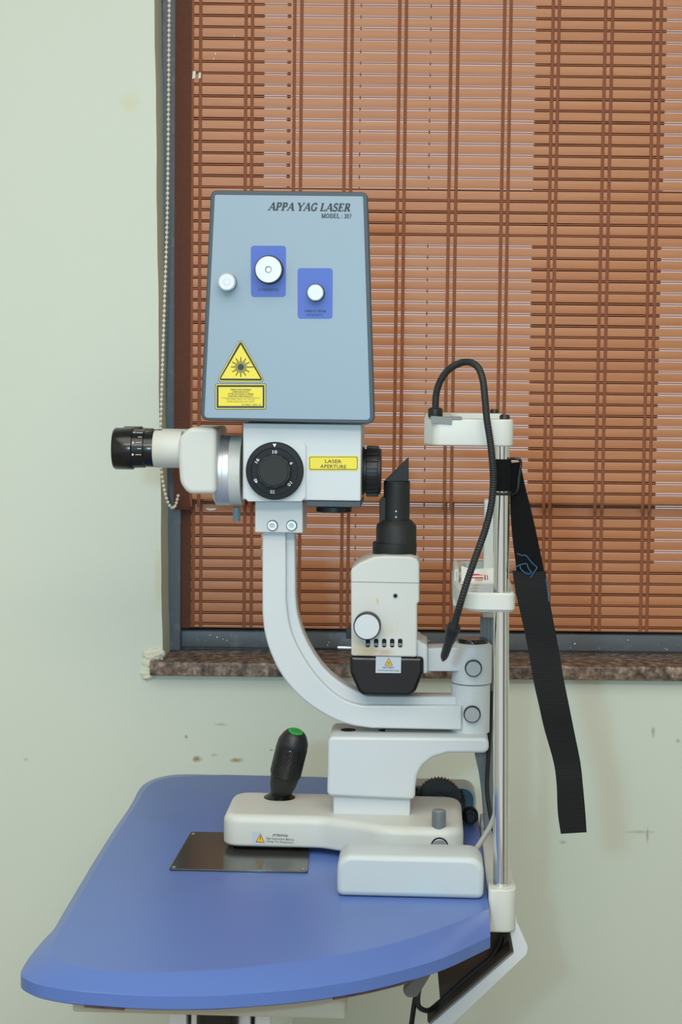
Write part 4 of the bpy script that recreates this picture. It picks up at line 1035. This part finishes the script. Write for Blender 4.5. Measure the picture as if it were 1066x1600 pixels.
part('fuzzy_ply', mb, velcro, strap, 'fuzzy black upper ply')
th = [[(808, 865), (817, 868), (822, 868), (832, 880), (838, 885), (839, 888), (834, 895), (829, 903)], [(797, 893), (803, 889), (808, 885), (815, 882), (823, 881), (826, 888), (830, 894), (827, 897), (822, 896), (814, 889), (813, 884)], [(853, 905), (856, 922), (858, 940)]]
mb = MB()
for t in th: mb.tube(smooth([P3(a, b, -.0092 + .001 * math.sin(i * 2)) for i, (a, b) in enumerate(t)], 6), .00055, 6)
part('loose_thread', mb, bluethread, strap, 'loose blue threads')

# ------------------------------------------------------------------ chin papers
px0, pz0 = M(719, 917, .13); px1 = M(772, 917, .13)[0]
zp = zl + .0004
mb = MB(); hz = M(730, 884, .13)[1] - zp
for k in range(9):
    z0 = zp + .0012 * k; o_ = .0008 * math.sin(k * 2.1)
    mb.prism([(px0 + o_, .085 + o_), (px1 + .006 + o_, .085), (px1 + .006, .2), (px0, .2 + o_)], z0, z0 + .0007, 'XY')
pad = thing('chin_paper_pad', 'small pad of white chin rest papers lying in the chin cup', 'paper pad', ((px0 + px1) / 2, .14, zp))
part('sheets', mb, paper, pad)
zt0 = zp + .0012 * 9
top = MB()
xs = [px0 + .001, px0 + .012, px0 + .03, px1 + .006]; zz0 = [zt0, zt0 - .0005, zt0 - .0005, zt0 - .0005]
zz1 = [M(719, 883, .13)[1], M(735, 889, .13)[1], M(752, 887, .13)[1], M(775, 885, .13)[1]]
R = []
for i in range(4):
    R.append([(xs[i], .098, zz0[i]), (xs[i], .125, zz1[i]), (xs[i], .1265, zz1[i] - .0005), (xs[i], .0995, zz0[i] - .0005)])
top.rings(R)
def onpap(x0, x1, f0, f1, mi):
    zlo, zhi = zt0, min(zz1[1:]); yl_, yh_ = .098, .125
    top.add([(x, yl_ + (yh_ - yl_) * f - .0006, zlo + (zhi - zlo) * f + .0004) for x, f in ((x0, f0), (x1, f0), (x1, f1), (x0, f1))], [(0, 1, 2, 3)], mi)
w = px1 - px0
onpap(px0 + w * .3, px0 + w * .66, .5, .62, 1); onpap(px0 + w * .3, px0 + w * .66, .28, .36, 1); onpap(px0 + w * .42, px0 + w * .66, .1, .25, 2); onpap(px0 + w * .70, px0 + w * .73, .15, .6, 3); onpap(px0 + w * .77, px0 + w * .80, .15, .66, 1)
part('printed_wrapper', top, [paper, pink, mat('beige_print', (215, 195, 150), .6), ink], pad, 'printed white wrapper with pink stripes')

# ------------------------------------------------------------------ cables
def cable(pts, r, m, label, name='cable', group=None):
    P = smooth([P3(*p) for p in pts], 10); b = P[-1]
    return solo(name, MB().tube(P, r, 12), m, label, 'cable', (b.x, b.y, b.z), group=group)
cable([(735, 1336, .028), (745, 1325, .045), (757, 1307, .055), (768, 1287, .06), (776, 1262, .06), (781, 1225, .055)], 4.2 * S(.05), cablegrey, 'short grey cable rising from the white front cover to the near chrome pole')
cable([(768, 1080, .248), (766, 1130, .248), (763, 1185, .246), (761, 1230, .244), (765, 1265, .24), (770, 1290, .236), (773, 1302, .234)], 3.4 * S(.24), rubber, 'thin black cable running down beside the grey post behind the pivot')
cable([(784, 1463, .03), (780, 1476, .028), (768, 1496, .028), (748, 1513, .028), (723, 1534, .028), (700, 1555, .028), (683, 1571, .022), (668, 1579, .006), (655, 1573, -.004), (653, 1558, -.004), (657, 1540, 0), (668, 1522, .01), (676, 1512, .014)], 4.2 * S(0), rubber, 'black cable looping under the table edge behind the white bent bracket')
cable([(656, 1530, .03), (650, 1555, .03), (646, 1580, .03), (641, 1625, .03), (640, 1700, .03)], 4.4 * S(0), gloss_black, 'straight black cable hanging down below the grey lever')
